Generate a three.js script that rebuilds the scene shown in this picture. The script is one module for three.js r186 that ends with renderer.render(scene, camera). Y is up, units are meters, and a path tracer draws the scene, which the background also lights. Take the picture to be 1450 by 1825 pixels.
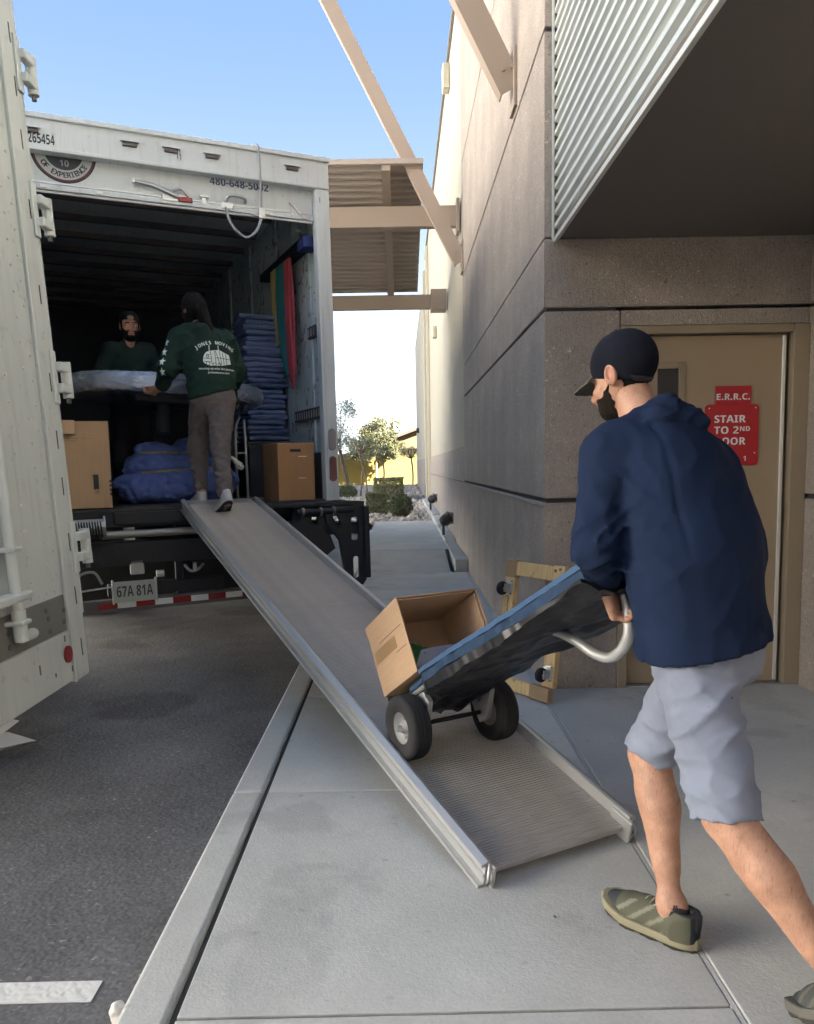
import * as THREE from 'three';
import { RoundedBoxGeometry } from 'three/addons/geometries/RoundedBoxGeometry.js';
import { mergeGeometries } from 'three/addons/utils/BufferGeometryUtils.js';
import { ImprovedNoise } from 'three/addons/math/ImprovedNoise.js';
import { DecalGeometry } from 'three/addons/geometries/DecalGeometry.js';
import { FontLoader } from 'three/addons/loaders/FontLoader.js';
import { TextGeometry } from 'three/addons/geometries/TextGeometry.js';

/* ------------------------------------------------------------------ camera, sky, sun, exposure */
const scene = new THREE.Scene();
const camera = new THREE.PerspectiveCamera(71.58, 1450 / 1932, 0.05, 1500);
camera.matrixAutoUpdate = true;
{
  const m = new THREE.Matrix4().makeBasis(
    new THREE.Vector3(0.999796, -0.018466, 0.008167),
    new THREE.Vector3(0.019197, 0.994704, -0.10097),
    new THREE.Vector3(-0.006259, 0.101107, 0.994856));
  camera.quaternion.setFromRotationMatrix(m);
  camera.position.set(0, 1.34, 0);
  camera.setViewOffset(1450, 1932, 0, 0, 1450, 1825);
}
scene.add(camera);

const renderer = new THREE.WebGLRenderer({ antialias: true });
renderer.setSize(814, 1024);
renderer.toneMapping = THREE.LinearToneMapping;
renderer.toneMappingExposure = 20.5;
renderer.shadowMap.enabled = true;

{ // clear desert sky: bright pale band at the horizon, blue above
  const W = 256, Hh = 256, d = new Float32Array(W * Hh * 4);
  for (let j = 0; j < Hh; j++) {
    const el = ((j + 0.5) / Hh - 0.5) * 180;
    const e = Math.max(el, 0);
    const a = Math.exp(-e / 8.5), b = Math.exp(-e / 40);
    let r = 0.0108 + 0.0060 * b + 0.138 * a, g = 0.0214 + 0.0082 * b + 0.129 * a, bl = 0.0420 + 0.0090 * b + 0.108 * a;
    if (el < 0) { r = 0.034; g = 0.032; bl = 0.029; }
    for (let i = 0; i < W; i++) { const k = (j * W + i) * 4; d[k] = r; d[k + 1] = g; d[k + 2] = bl; d[k + 3] = 1; }
  }
  const sky = new THREE.DataTexture(d, W, Hh, THREE.RGBAFormat, THREE.FloatType);
  sky.mapping = THREE.EquirectangularReflectionMapping;
  sky.magFilter = THREE.LinearFilter; sky.minFilter = THREE.LinearFilter; sky.needsUpdate = true;
  scene.background = sky; scene.environment = sky;
}
const sun = new THREE.DirectionalLight(new THREE.Color(1, 0.93, 0.82), 5);
sun.position.set(40.8, 31.2, 30); sun.castShadow = true;
sun.shadow.camera.left = -60; sun.shadow.camera.right = 60; sun.shadow.camera.top = 60; sun.shadow.camera.bottom = -60;
sun.shadow.camera.far = 200; sun.shadow.mapSize.set(2048, 2048);
scene.add(sun); scene.add(sun.target);

/* ------------------------------------------------------------------ helpers */
let seed = 20240611;
const rnd = () => { seed = (seed + 0x6D2B79F5) | 0; let t = Math.imul(seed ^ (seed >>> 15), 1 | seed); t = (t + Math.imul(t ^ (t >>> 7), 61 | t)) ^ t; return ((t ^ (t >>> 14)) >>> 0) / 4294967296; };
const rr = (a, b) => a + (b - a) * rnd();
const P3 = new ImprovedNoise();
const V = (x, y, z) => new THREE.Vector3(x, y, z);
const D = Math.PI / 180;
const clamp = (x, a, b) => Math.min(b, Math.max(a, x));
const smooth = (a, b, x) => { const t = clamp((x - a) / (b - a), 0, 1); return t * t * (3 - 2 * t); };
const mix = (a, b, t) => a + (b - a) * t;

function hash2(x, y, s) { let h = Math.imul(x, 374761393) ^ Math.imul(y, 668265263) ^ Math.imul(s, 2246822519); h = Math.imul(h ^ (h >>> 13), 1274126177); return ((h ^ (h >>> 16)) >>> 0) / 4294967296; }
function vn(u, v, p, s) { // tileable value noise, u v in 0..1, p cells
  const x = u * p, y = v * p, xi = Math.floor(x), yi = Math.floor(y), fx = x - xi, fy = y - yi;
  const a = fx * fx * (3 - 2 * fx), b = fy * fy * (3 - 2 * fy), w = k => ((k % p) + p) % p;
  const h = (i, j) => hash2(w(i), w(j), s);
  return mix(mix(h(xi, yi), h(xi + 1, yi), a), mix(h(xi, yi + 1), h(xi + 1, yi + 1), a), b);
}
function fb(u, v, p, o, s) { let t = 0, a = 0.5, n = 0; for (let i = 0; i < o; i++) { t += a * vn(u, v, p << i, s + i * 17); n += a; a *= 0.55; } return t / n; }
function tex(n, fn, srgb, metres) {
  const d = new Uint8Array(n * n * 4);
  for (let j = 0; j < n; j++) for (let i = 0; i < n; i++) {
    const c = fn(i / n, j / n), k = (j * n + i) * 4;
    if (Array.isArray(c)) { d[k] = clamp(c[0], 0, 1) * 255; d[k + 1] = clamp(c[1], 0, 1) * 255; d[k + 2] = clamp(c[2], 0, 1) * 255; }
    else d[k] = d[k + 1] = d[k + 2] = clamp(c, 0, 1) * 255;
    d[k + 3] = 255;
  }
  const t = new THREE.DataTexture(d, n, n, THREE.RGBAFormat);
  t.wrapS = t.wrapT = THREE.RepeatWrapping; t.magFilter = THREE.LinearFilter; t.minFilter = THREE.LinearMipmapLinearFilter; t.generateMipmaps = true;
  if (srgb) t.colorSpace = THREE.SRGBColorSpace;
  t.repeat.set(1 / metres, 1 / metres); t.needsUpdate = true; return t;
}
const grey = (g, t = [1, 1, 1]) => [g * t[0], g * t[1], g * t[2]];
function canvasTex(w, h, draw) {
  const c = document.createElement('canvas'); c.width = w; c.height = h; const g = c.getContext('2d'); draw(g, w, h);
  const t = new THREE.CanvasTexture(c); t.colorSpace = THREE.SRGBColorSpace; t.needsUpdate = true; return t;
}
const std = (col, rough = 0.7, metal = 0, extra = {}) => {
  const m = new THREE.MeshStandardMaterial({ roughness: rough, metalness: metal, ...extra });
  if (Array.isArray(col)) m.color.setRGB(...col); else if (col !== undefined) m.color.set(col);
  return m;
};
function boxUV(g) { // uv in metres from the dominant axis of the normal
  if (g.index) g = g.toNonIndexed();
  const p = g.attributes.position, n = g.attributes.normal, uv = new Float32Array(p.count * 2);
  for (let i = 0; i < p.count; i += 3) {
    let ax = 0, ay = 0, az = 0;
    for (let k = 0; k < 3; k++) { ax += Math.abs(n.getX(i + k)); ay += Math.abs(n.getY(i + k)); az += Math.abs(n.getZ(i + k)); }
    for (let k = 0; k < 3; k++) {
      const q = i + k; let u, v;
      if (ay >= ax && ay >= az) { u = p.getX(q); v = p.getZ(q); } else if (ax >= az) { u = p.getZ(q); v = p.getY(q); } else { u = p.getX(q); v = p.getY(q); }
      uv[q * 2] = u; uv[q * 2 + 1] = v;
    }
  }
  g.setAttribute('uv', new THREE.BufferAttribute(uv, 2)); return g;
}
// axis-aligned box from its bounds, edges rounded by r, uv in metres
function bb(x0, x1, y0, y1, z0, z1, r = 0) {
  const w = x1 - x0, h = y1 - y0, d = z1 - z0, q = Math.min(r, 0.45 * Math.min(w, h, d));
  const g = q > 0 ? new RoundedBoxGeometry(w, h, d, 1, q) : new THREE.BoxGeometry(w, h, d);
  g.translate((x0 + x1) / 2, (y0 + y1) / 2, (z0 + z1) / 2); return boxUV(g);
}
function tube(pts, r, seg = 24, rad = 8, closed = false) {
  const c = new THREE.CatmullRomCurve3(pts.map(p => p.isVector3 ? p : V(...p)), closed, 'centripetal');
  return new THREE.TubeGeometry(c, seg, r, rad, closed);
}
function rod(a, b, r, rad = 10) {
  const A = V(...a), B = V(...b), g = new THREE.CylinderGeometry(r, r, A.distanceTo(B), rad);
  const q = new THREE.Quaternion().setFromUnitVectors(V(0, 1, 0), B.clone().sub(A).normalize());
  g.applyQuaternion(q); const c = A.add(B).multiplyScalar(0.5); g.translate(c.x, c.y, c.z); return g;
}
const strip = g => { g = g.index ? g.toNonIndexed() : g.clone(); for (const k of Object.keys(g.attributes)) if (!['position', 'normal', 'uv'].includes(k)) g.deleteAttribute(k); return g; };
const join = list => mergeGeometries(list.map(strip));
function part(name, geo, m, parent) { const o = new THREE.Mesh(geo, m); o.name = name; o.castShadow = o.receiveShadow = true; if (parent) parent.add(o); return o; }
const used = {};
function numbered(n) { used[n] = (used[n] || 0) + 1; return used[n] === 1 ? n : n + '_' + String(used[n] - 1).padStart(3, '0'); }
function tag(o, label, category, group, kind) { o.userData.label = label; if (category) o.userData.category = category; if (group) o.userData.group = group; if (kind) o.userData.kind = kind; return o; }
function thing(name, label, category, group) { const o = new THREE.Group(); o.name = numbered(name); scene.add(o); return tag(o, label, category, group); }
function thingMesh(name, geo, m, label, category, group, kind) { const o = part(numbered(name), geo, m); scene.add(o); return tag(o, label, category, group, kind); }

/* ---- field mesher for bodies and cloth: naive surface nets */
function nets(min, max, cell, f, colour) {
  const n = [0, 1, 2].map(i => Math.ceil((max[i] - min[i]) / cell) + 1), [nx, ny, nz] = n, val = new Float32Array(nx * ny * nz);
  for (let k = 0, q = 0; k < nz; k++) for (let j = 0; j < ny; j++) for (let i = 0; i < nx; i++, q++) val[q] = f(min[0] + i * cell, min[1] + j * cell, min[2] + k * cell);
  const idx = new Int32Array(nx * ny * nz).fill(-1), pos = [], tri = [], off = [0, 1, nx, nx + 1, nx * ny, nx * ny + 1, nx * ny + nx, nx * ny + nx + 1];
  const ed = [[0, 1], [2, 3], [4, 5], [6, 7], [0, 2], [1, 3], [4, 6], [5, 7], [0, 4], [1, 5], [2, 6], [3, 7]];
  for (let k = 0; k < nz - 1; k++) for (let j = 0; j < ny - 1; j++) for (let i = 0; i < nx - 1; i++) {
    const q = i + nx * (j + ny * k); let m = 0; for (let c = 0; c < 8; c++) if (val[q + off[c]] < 0) m |= 1 << c;
    if (m === 0 || m === 255) continue;
    let x = 0, y = 0, z = 0, s = 0;
    for (const [a, b] of ed) if (((m >> a) & 1) !== ((m >> b) & 1)) {
      const va = val[q + off[a]], t = va / (va - val[q + off[b]]), p = c => [c & 1, (c >> 1) & 1, c >> 2], A = p(a), B = p(b);
      x += A[0] + (B[0] - A[0]) * t; y += A[1] + (B[1] - A[1]) * t; z += A[2] + (B[2] - A[2]) * t; s++;
    }
    idx[q] = pos.length / 3; pos.push(min[0] + (i + x / s) * cell, min[1] + (j + y / s) * cell, min[2] + (k + z / s) * cell);
  }
  const quad = (a, b, c, d, flip) => { if (a < 0 || b < 0 || c < 0 || d < 0) return; if (flip) tri.push(a, c, b, a, d, c); else tri.push(a, b, c, a, c, d); };
  for (let k = 1; k < nz - 1; k++) for (let j = 1; j < ny - 1; j++) for (let i = 1; i < nx - 1; i++) {
    const q = i + nx * (j + ny * k), v0 = val[q] < 0;
    if (v0 !== val[q + 1] < 0) quad(idx[q - nx - nx * ny], idx[q - nx * ny], idx[q], idx[q - nx], !v0);
    if (v0 !== val[q + nx] < 0) quad(idx[q - 1 - nx * ny], idx[q - 1], idx[q], idx[q - nx * ny], !v0);
    if (v0 !== val[q + nx * ny] < 0) quad(idx[q - 1 - nx], idx[q - nx], idx[q], idx[q - 1], !v0);
  }
  const g = new THREE.BufferGeometry(); g.setAttribute('position', new THREE.Float32BufferAttribute(pos, 3)); g.setIndex(tri); g.computeVertexNormals();
  const uv = new Float32Array(pos.length / 3 * 2); for (let i = 0; i < pos.length / 3; i++) { uv[2 * i] = pos[3 * i] + pos[3 * i + 2] * 0.7; uv[2 * i + 1] = pos[3 * i + 1]; }
  g.setAttribute('uv', new THREE.BufferAttribute(uv, 2));
  if (colour) { const c = new Float32Array(pos.length); for (let i = 0; i < pos.length; i += 3) { const k = colour(pos[i], pos[i + 1], pos[i + 2]); c[i] = k[0]; c[i + 1] = k[1]; c[i + 2] = k[2]; } g.setAttribute('color', new THREE.BufferAttribute(c, 3)); }
  return g;
}
function cap(a, b, ra, rb, ax, s) { // tapered capsule; with ax, s its section is squeezed along ax
  const [ax0, ay0, az0] = a, dx = b[0] - a[0], dy = b[1] - a[1], dz = b[2] - a[2], l2 = dx * dx + dy * dy + dz * dz || 1e-9;
  return (x, y, z) => {
    let px = x - ax0, py = y - ay0, pz = z - az0; const t = clamp((px * dx + py * dy + pz * dz) / l2, 0, 1);
    px -= dx * t; py -= dy * t; pz -= dz * t;
    if (ax) { const c = (px * ax[0] + py * ax[1] + pz * ax[2]) * (1 / s - 1); px += ax[0] * c; py += ax[1] * c; pz += ax[2] * c; }
    return Math.sqrt(px * px + py * py + pz * pz) - (ra + (rb - ra) * t);
  };
}
function ell(c, r, B) { // ellipsoid, B = three unit axes
  return (x, y, z) => {
    let a = x - c[0], b = y - c[1], d = z - c[2];
    if (B) { const p = a * B[0][0] + b * B[0][1] + d * B[0][2], q = a * B[1][0] + b * B[1][1] + d * B[1][2], w = a * B[2][0] + b * B[2][1] + d * B[2][2]; a = p; b = q; d = w; }
    const k0 = Math.hypot(a / r[0], b / r[1], d / r[2]), k1 = Math.hypot(a / r[0] / r[0], b / r[1] / r[1], d / r[2] / r[2]) || 1e-9;
    return k0 * (k0 - 1) / k1;
  };
}
const smin = (a, b, k) => { const h = Math.max(k - Math.abs(a - b), 0) / k; return Math.min(a, b) - h * h * k * 0.25; };
const U = (k, list) => (x, y, z) => { let d = list[0](x, y, z); for (let i = 1; i < list.length; i++) d = smin(d, list[i](x, y, z), k); return d; };
const cut = (f, p, n) => (x, y, z) => Math.max(f(x, y, z), (x - p[0]) * n[0] + (y - p[1]) * n[1] + (z - p[2]) * n[2]);
const vadd = (a, b, s = 1) => [a[0] + b[0] * s, a[1] + b[1] * s, a[2] + b[2] * s];
const vsub = (a, b) => [a[0] - b[0], a[1] - b[1], a[2] - b[2]];
const vnorm = a => { const l = Math.hypot(...a); return [a[0] / l, a[1] / l, a[2] / l]; };
const vcross = (a, b) => [a[1] * b[2] - a[2] * b[1], a[2] * b[0] - a[0] * b[2], a[0] * b[1] - a[1] * b[0]];
const vmix = (a, b, t) => [mix(a[0], b[0], t), mix(a[1], b[1], t), mix(a[2], b[2], t)];

/* ------------------------------------------------------------------ materials */
const T = {};
T.asphalt = tex(1024, (u, v) => { const c = fb(u, v, 5, 4, 3), f = vn(u, v, 420, 9), h = vn(u, v, 256, 71), st = smooth(0.6, 0.74, fb(u, v, 4, 4, 88)); const g = 0.365 + 0.22 * (c - 0.5) + 0.10 * (f - 0.5) + (h > 0.93 ? 0.16 : 0) - st * 0.085; return [g * 1.0, g * 0.99, g * 1.0]; }, true, 3.1);
T.asphaltB = tex(1024, (u, v) => 0.5 * vn(u, v, 300, 9) + 0.35 * vn(u, v, 160, 5) + 0.15 * fb(u, v, 8, 3, 2), false, 3.1);
const concreteMap = (s, tone) => tex(1024, (u, v) => {
  const c = fb(u, v, 3, 6, s), f = vn(u, v, 340, s + 3), w = fb(u, v, 14, 3, s + 8), st = smooth(0.62, 0.72, fb(u, v, 6, 5, s + 40)), sw = fb(u * 1, v, 2, 2, s + 5);
  let g = tone + 0.10 * (c - 0.5) + 0.05 * (w - 0.5) + 0.035 * (f - 0.5) + 0.04 * (sw - 0.5) - 0.045 * st;
  if (hash2(Math.floor(u * 1024), Math.floor(v * 1024), s) > 0.9993) g -= 0.16;
  { const ci = Math.floor(u * 18), cj = Math.floor(v * 18), h = hash2(ci, cj, s + 9); if (h > 0.84) { const d = Math.hypot(u * 18 - ci - 0.3 - 0.4 * hash2(ci, cj, s + 10), (v * 18 - cj - 0.3 - 0.4 * hash2(ci, cj, s + 11)) * (0.7 + h)); g -= (h > 0.95 ? 0.10 : 0.05) * smooth(0.11, 0.06, d + 0.05 * (w - 0.5)); } }
  return [g * 1.0, g * 1.0, g * 0.975];
}, true, 2.37);
T.concrete = concreteMap(11, 0.715); T.concrete2 = concreteMap(61, 0.70); T.concrete3 = concreteMap(23, 0.73);
T.concreteB = tex(512, (u, v) => 0.6 * fb(u, v, 16, 4, 5) + 0.4 * vn(u, v, 200, 3), false, 0.9);
// exposed-aggregate precast: sandy matrix with dark and pale stones, blasted vertical streaks
T.agg = tex(1024, (u, v) => {
  const m = fb(u, v, 6, 4, 7), f = vn(u, v, 380, 4), st = vn(u, v * 0.125, 200, 12) * 0.5 + vn(u, v * 0.25, 320, 13) * 0.5, q = vn(u, v, 140, 33), d = vn(u, v, 110, 51), cl = smooth(0.42, 0.62, fb(u, v, 5, 3, 77));
  let g = 0.595 + 0.10 * (m - 0.5) + 0.12 * (f - 0.5) + 0.06 * (st - 0.5);
  g += 0.17 * smooth(0.84, 0.94, q) * (0.25 + 0.75 * cl); g -= 0.15 * smooth(0.90, 0.96, d);
  return [g * 1.05, g * 0.98, g * 0.915];
}, true, 1.3);
T.aggB = tex(1024, (u, v) => 0.45 * vn(u, v, 330, 4) + 0.3 * vn(u, v, 190, 33) + 0.25 * vn(u, v * 0.25, 240, 12), false, 1.3);
T.aggR = tex(512, (u, v) => { const q = vn(u, v, 180, 33); return q > 0.88 ? 0.4 : 0.8 + 0.14 * vn(u, v, 90, 4); }, false, 1.3);
T.stucco = tex(512, (u, v) => { const g = 0.70 + 0.035 * (fb(u, v, 4, 5, 91) - 0.5) + 0.03 * (vn(u, v, 160, 2) - 0.5); return [g, g * 0.965, g * 0.87]; }, true, 2.2);
T.fine = tex(512, (u, v) => 0.5 * vn(u, v, 180, 6) + 0.3 * vn(u, v, 90, 8) + 0.2 * fb(u, v, 8, 3, 1), false, 0.7);
T.grime = tex(1024, (u, v) => { // white painted steel with scuffs, chips and dirt
  const c = fb(u, v, 4, 5, 19), s = vn(u, v * 0.06, 260, 3), ch = fb(u, v, 34, 3, 44), dr = smooth(0.62, 0.8, vn(u, v * 0.1, 60, 77));
  let g = 0.85 + 0.05 * (c - 0.5) - 0.03 * smooth(0.8, 0.95, s) - 0.05 * dr * fb(u, v, 3, 3, 5);
  if (ch > 0.76) g -= 0.05 * smooth(0.76, 0.80, ch);
  return [g * 0.97, g * 0.99, g * 0.99];
}, true, 1.7);
T.flake = tex(1024, (u, v) => { // truck lining: pale blue-grey paint flaking off plywood
  const c = fb(u, v, 5, 5, 29), ch = fb(u, v, 26, 4, 64), st = vn(u, v * 0.1, 120, 5);
  let g = 0.83 + 0.10 * (c - 0.5) + 0.05 * (st - 0.5), k = smooth(0.66, 0.69, ch); return [mix(g * 0.93, 0.60, k), mix(g * 0.99, 0.57, k), mix(g * 1.0, 0.53, k)];
}, true, 1.6);
T.alu = tex(512, (u, v) => 0.60 + 0.16 * (fb(u, v, 5, 4, 4) - 0.5) + 0.12 * (vn(u, v * 0.08, 200, 8) - 0.5), false, 0.9);
T.deck = tex(1024, (u, v) => { const c = fb(u, v, 5, 5, 8), s = vn(u * 0.1, v, 260, 4), w = smooth(0.45, 0.7, fb(u, v, 3, 4, 61)); const g = 0.69 + 0.15 * (c - 0.5) + 0.07 * (s - 0.5) + 0.035 * w; return [g * 1.01, g * 0.985, g * 0.965]; }, true, 1.5);
T.wood = tex(512, (u, v) => { const gr = vn(u, v * 0.08, 70, 4) * 0.5 + vn(u, v * 0.05, 170, 6) * 0.5, c = fb(u, v, 3, 4, 9), d = smooth(0.68, 0.8, fb(u, v, 9, 3, 33)); const g = 0.86 + 0.15 * (gr - 0.5) + 0.10 * (c - 0.5) - 0.22 * d; return [g, g * 0.855, g * 0.61]; }, true, 0.6);
T.card = tex(512, (u, v) => { const fl = vn(u, v * 0.02, 150, 6), c = fb(u, v, 4, 5, 12), g = 0.745 + 0.05 * (c - 0.5) + 0.03 * (fl - 0.5) + 0.02 * (vn(u, v, 240, 3) - 0.5); return [g, g * 0.825, g * 0.65]; }, true, 0.8);
T.weave = tex(256, (u, v) => 0.5 + 0.25 * Math.sin(u * Math.PI * 128) * Math.sin(v * Math.PI * 128) + 0.25 * vn(u, v, 100, 4), false, 0.12);
T.quilt = tex(512, (u, v) => { const z = Math.abs(Math.sin((u * 6 + 0.12 * Math.sin(v * 37.7)) * Math.PI)), y = Math.abs(Math.sin((v * 6) * Math.PI)); return 0.25 + 0.75 * Math.pow(Math.min(z, 0.35 + 0.65 * y), 0.35) - 0.1 * vn(u, v, 120, 3); }, false, 0.5);
T.cloth = tex(512, (u, v) => 0.84 + 0.16 * fb(u, v, 6, 5, 41), true, 0.8);
T.skin = tex(512, (u, v) => { const c = fb(u, v, 8, 4, 4), s = vn(u, v, 130, 2); const st = 0.075 * smooth(0.7, 0.9, vn(u, v * 0.16, 210, 21)) + 0.06 * smooth(0.72, 0.9, vn(u, v * 0.22, 170, 25)); return [0.86 + 0.14 * c - st, 0.82 + 0.16 * c - 0.05 * s - st, 0.80 + 0.17 * c - 0.06 * s - st]; }, true, 0.35);
T.bark = tex(256, (u, v) => { const g = 0.42 + 0.25 * (vn(u, v * 0.2, 60, 4) - 0.5); return [g, g * 0.9, g * 0.8]; }, true, 0.5);

const M = {};
M.asphalt = std('#ffffff', 0.93, 0, { map: T.asphalt, bumpMap: T.asphaltB, bumpScale: 0.0035 });
M.concrete = [T.concrete, T.concrete2, T.concrete3].map(t => std('#ffffff', 0.88, 0, { map: t, bumpMap: T.concreteB, bumpScale: 0.0014 }));
M.jointDark = std([0.055, 0.052, 0.05], 0.95);
M.agg = std('#ffffff', 1, 0, { map: T.agg, bumpMap: T.aggB, bumpScale: 0.004, roughnessMap: T.aggR });
M.stucco = std('#ffffff', 0.9, 0, { map: T.stucco, bumpMap: T.fine, bumpScale: 0.002 });
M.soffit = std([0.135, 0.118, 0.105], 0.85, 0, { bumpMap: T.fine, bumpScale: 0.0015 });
M.zinc = std([0.63, 0.65, 0.61], 0.42, 0.35);
M.tan = std([0.36, 0.285, 0.225], 0.6, 0, { bumpMap: T.fine, bumpScale: 0.0006 });
M.tanDeck = std([0.40, 0.335, 0.28], 0.65);
M.door = std([0.345, 0.265, 0.175], 0.5, 0, { bumpMap: T.fine, bumpScale: 0.0004 });
M.doorFrame = std([0.30, 0.24, 0.165], 0.5);
M.bright = std([0.80, 0.80, 0.77], 0.35, 0.5);
M.steel = std([0.56, 0.57, 0.58], 0.36, 0.9);
M.alu = std([0.50, 0.50, 0.49], 0.7, 0.6, { roughnessMap: T.alu });
M.deck = std('#ffffff', 0.42, 0.3, { map: T.deck, bumpMap: T.fine, bumpScale: 0.0006 });
M.black = std([0.022, 0.022, 0.024], 0.55);
M.blackSteel = std([0.03, 0.03, 0.033], 0.6, 0.2, { bumpMap: T.fine, bumpScale: 0.0012 });
M.rubber = std([0.02, 0.02, 0.021], 0.82, 0, { bumpMap: T.fine, bumpScale: 0.0008 });
M.white = std('#ffffff', 0.5, 0, { map: T.grime, bumpMap: T.fine, bumpScale: 0.0004 });
M.trailer = std([1.0, 0.985, 0.945], 0.48, 0, { map: T.grime });
M.flake = std('#ffffff', 0.8, 0, { map: T.flake, bumpMap: T.fine, bumpScale: 0.001 });
M.kick = std([0.17, 0.15, 0.14], 0.75, 0, { bumpMap: T.fine, bumpScale: 0.001 });
M.inkDark = std([0.03, 0.032, 0.04], 0.7);
M.red = std([0.42, 0.012, 0.022], 0.38);
M.redLens = std([0.30, 0.02, 0.02], 0.25);
M.whitePaint = std([0.8, 0.8, 0.79], 0.6);
M.glassDark = std([0.02, 0.021, 0.022], 0.08);
M.wood = std('#ffffff', 0.7, 0, { map: T.wood, bumpMap: T.fine, bumpScale: 0.0008 });
M.card = std('#ffffff', 0.86, 0, { map: T.card, bumpMap: T.fine, bumpScale: 0.0005 });
M.cardIn = std([0.62, 0.6, 0.58], 0.9, 0, { map: T.card });
M.tape = std([0.36, 0.23, 0.115], 0.3);
M.paper = std([0.84, 0.83, 0.79], 0.85);

/* ------------------------------------------------------------------ ground, sidewalk, kerb */
{
  const g = new THREE.PlaneGeometry(700, 700); g.rotateX(-Math.PI / 2);
  const p = g.attributes.position, uv = g.attributes.uv; for (let i = 0; i < p.count; i++) uv.setXY(i, p.getX(i), p.getZ(i));
  const o = thingMesh('ground', g, M.asphalt, 'worn grey asphalt of the loading lot', null, null, 'structure'); o.position.y = -0.12;
}
{ // sidewalk slabs with tooled edges over a dark base that shows in the joints
  const s = new THREE.Group(); s.name = 'sidewalk'; s.userData.kind = 'structure'; tag(s, 'grey concrete sidewalk of large slabs along the building'); scene.add(s);
  part('base', bb(-0.6, 2.345, -0.14, -0.022, -9.35, 4, 0), M.jointDark, s);
  const zs = [3.44, 2.15, 0.86, -0.43, -1.722, -3.01, -4.30, -5.59, -6.88, -8.08, -9.34];
  for (let i = 0; i + 1 < zs.length; i++) part('slab', bb(-0.578, 0.788, -0.1, rr(-0.0015, 0.0015), zs[i + 1] + 0.005, zs[i] - 0.005, 0.004), M.concrete[i % 3], s);
  part('slab', bb(0.806, 2.345, -0.1, 0.001, -4.366, -0.43, 0.007), M.concrete[1], s);
  part('slab', bb(0.806, 2.345, -0.1, 0, -0.422, 3.4, 0.007), M.concrete[0], s);
  part('joint_strip', bb(0.79, 0.804, -0.1, -0.003, -4.37, 3.4, 0.002), M.concrete[2], s);
  for (let z = -4.38; z > -9.3; z -= 2.5) part('edge_strip', bb(0.793, 0.829, -0.1, -0.004, Math.max(z - 2.49, -9.34), z, 0.004), M.concrete[2], s);
  // incline up to the raised walk beyond
  const sh = new THREE.Shape([[0, -0.1], [1.25, -0.1], [1.25, 0.15], [0, 0.0]].map(p => new THREE.Vector2(...p)));
  const g = new THREE.ExtrudeGeometry(sh, { depth: 1.18, bevelEnabled: false }); g.rotateY(Math.PI / 2); g.translate(-0.578, 0, -9.352);
  part('incline', boxUV(g), M.concrete[1], s);
  for (const z of [-9.352, -10.605]) part('edge_line', bb(-0.578, 0.62, z < -10 ? 0.145 : -0.005, z < -10 ? 0.1535 : 0.0035, z - 0.03, z + 0.02, 0.003), M.concrete[2], s);
  for (const [a, b] of [[-10.64, -12.3], [-12.31, -14.1], [-14.11, -16.2]]) part('slab', bb(-0.578, 0.655, -0.1, 0.15, b, a, 0.007), M.concrete[0], s);
  for (let i = 0; i < 9; i++) part('kerb_stone', bb(-0.728, -0.6, -0.3, 0.0005, 3.4 - (i + 1) * 2.14, 3.4 - i * 2.14 - 0.005, 0.016), M.concrete[(i + 2) % 3], s);
}
{ // low concrete kerb between the raised walk and the wall, in lengths
  const k = thing('planter_kerb', 'low square concrete kerb rising along the foot of the wall', 'kerb'); 
  const z = [-9.38, -11.6, -13.9, -16.3, -20, -24];
  for (let i = 0; i + 1 < z.length; i++) part('kerb_stone', bb(0.66, 0.825, -0.1, i < 3 ? 0.155 + i * 0.05 : 0.3, z[i + 1] + 0.004, z[i] - 0.004, 0.012), M.concrete[(i + 1) % 3], k);
}
{ // painted stall line
  const g = bb(-1.6, -0.885, -0.1185, -0.116, -2.03, -1.945, 0);
  const o = thingMesh('parking_line', g, std([0.62, 0.61, 0.58], 0.9, 0, { bumpMap: T.asphaltB, bumpScale: 0.004 }), 'short white painted parking line on the asphalt', null, null, 'structure');
}

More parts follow.
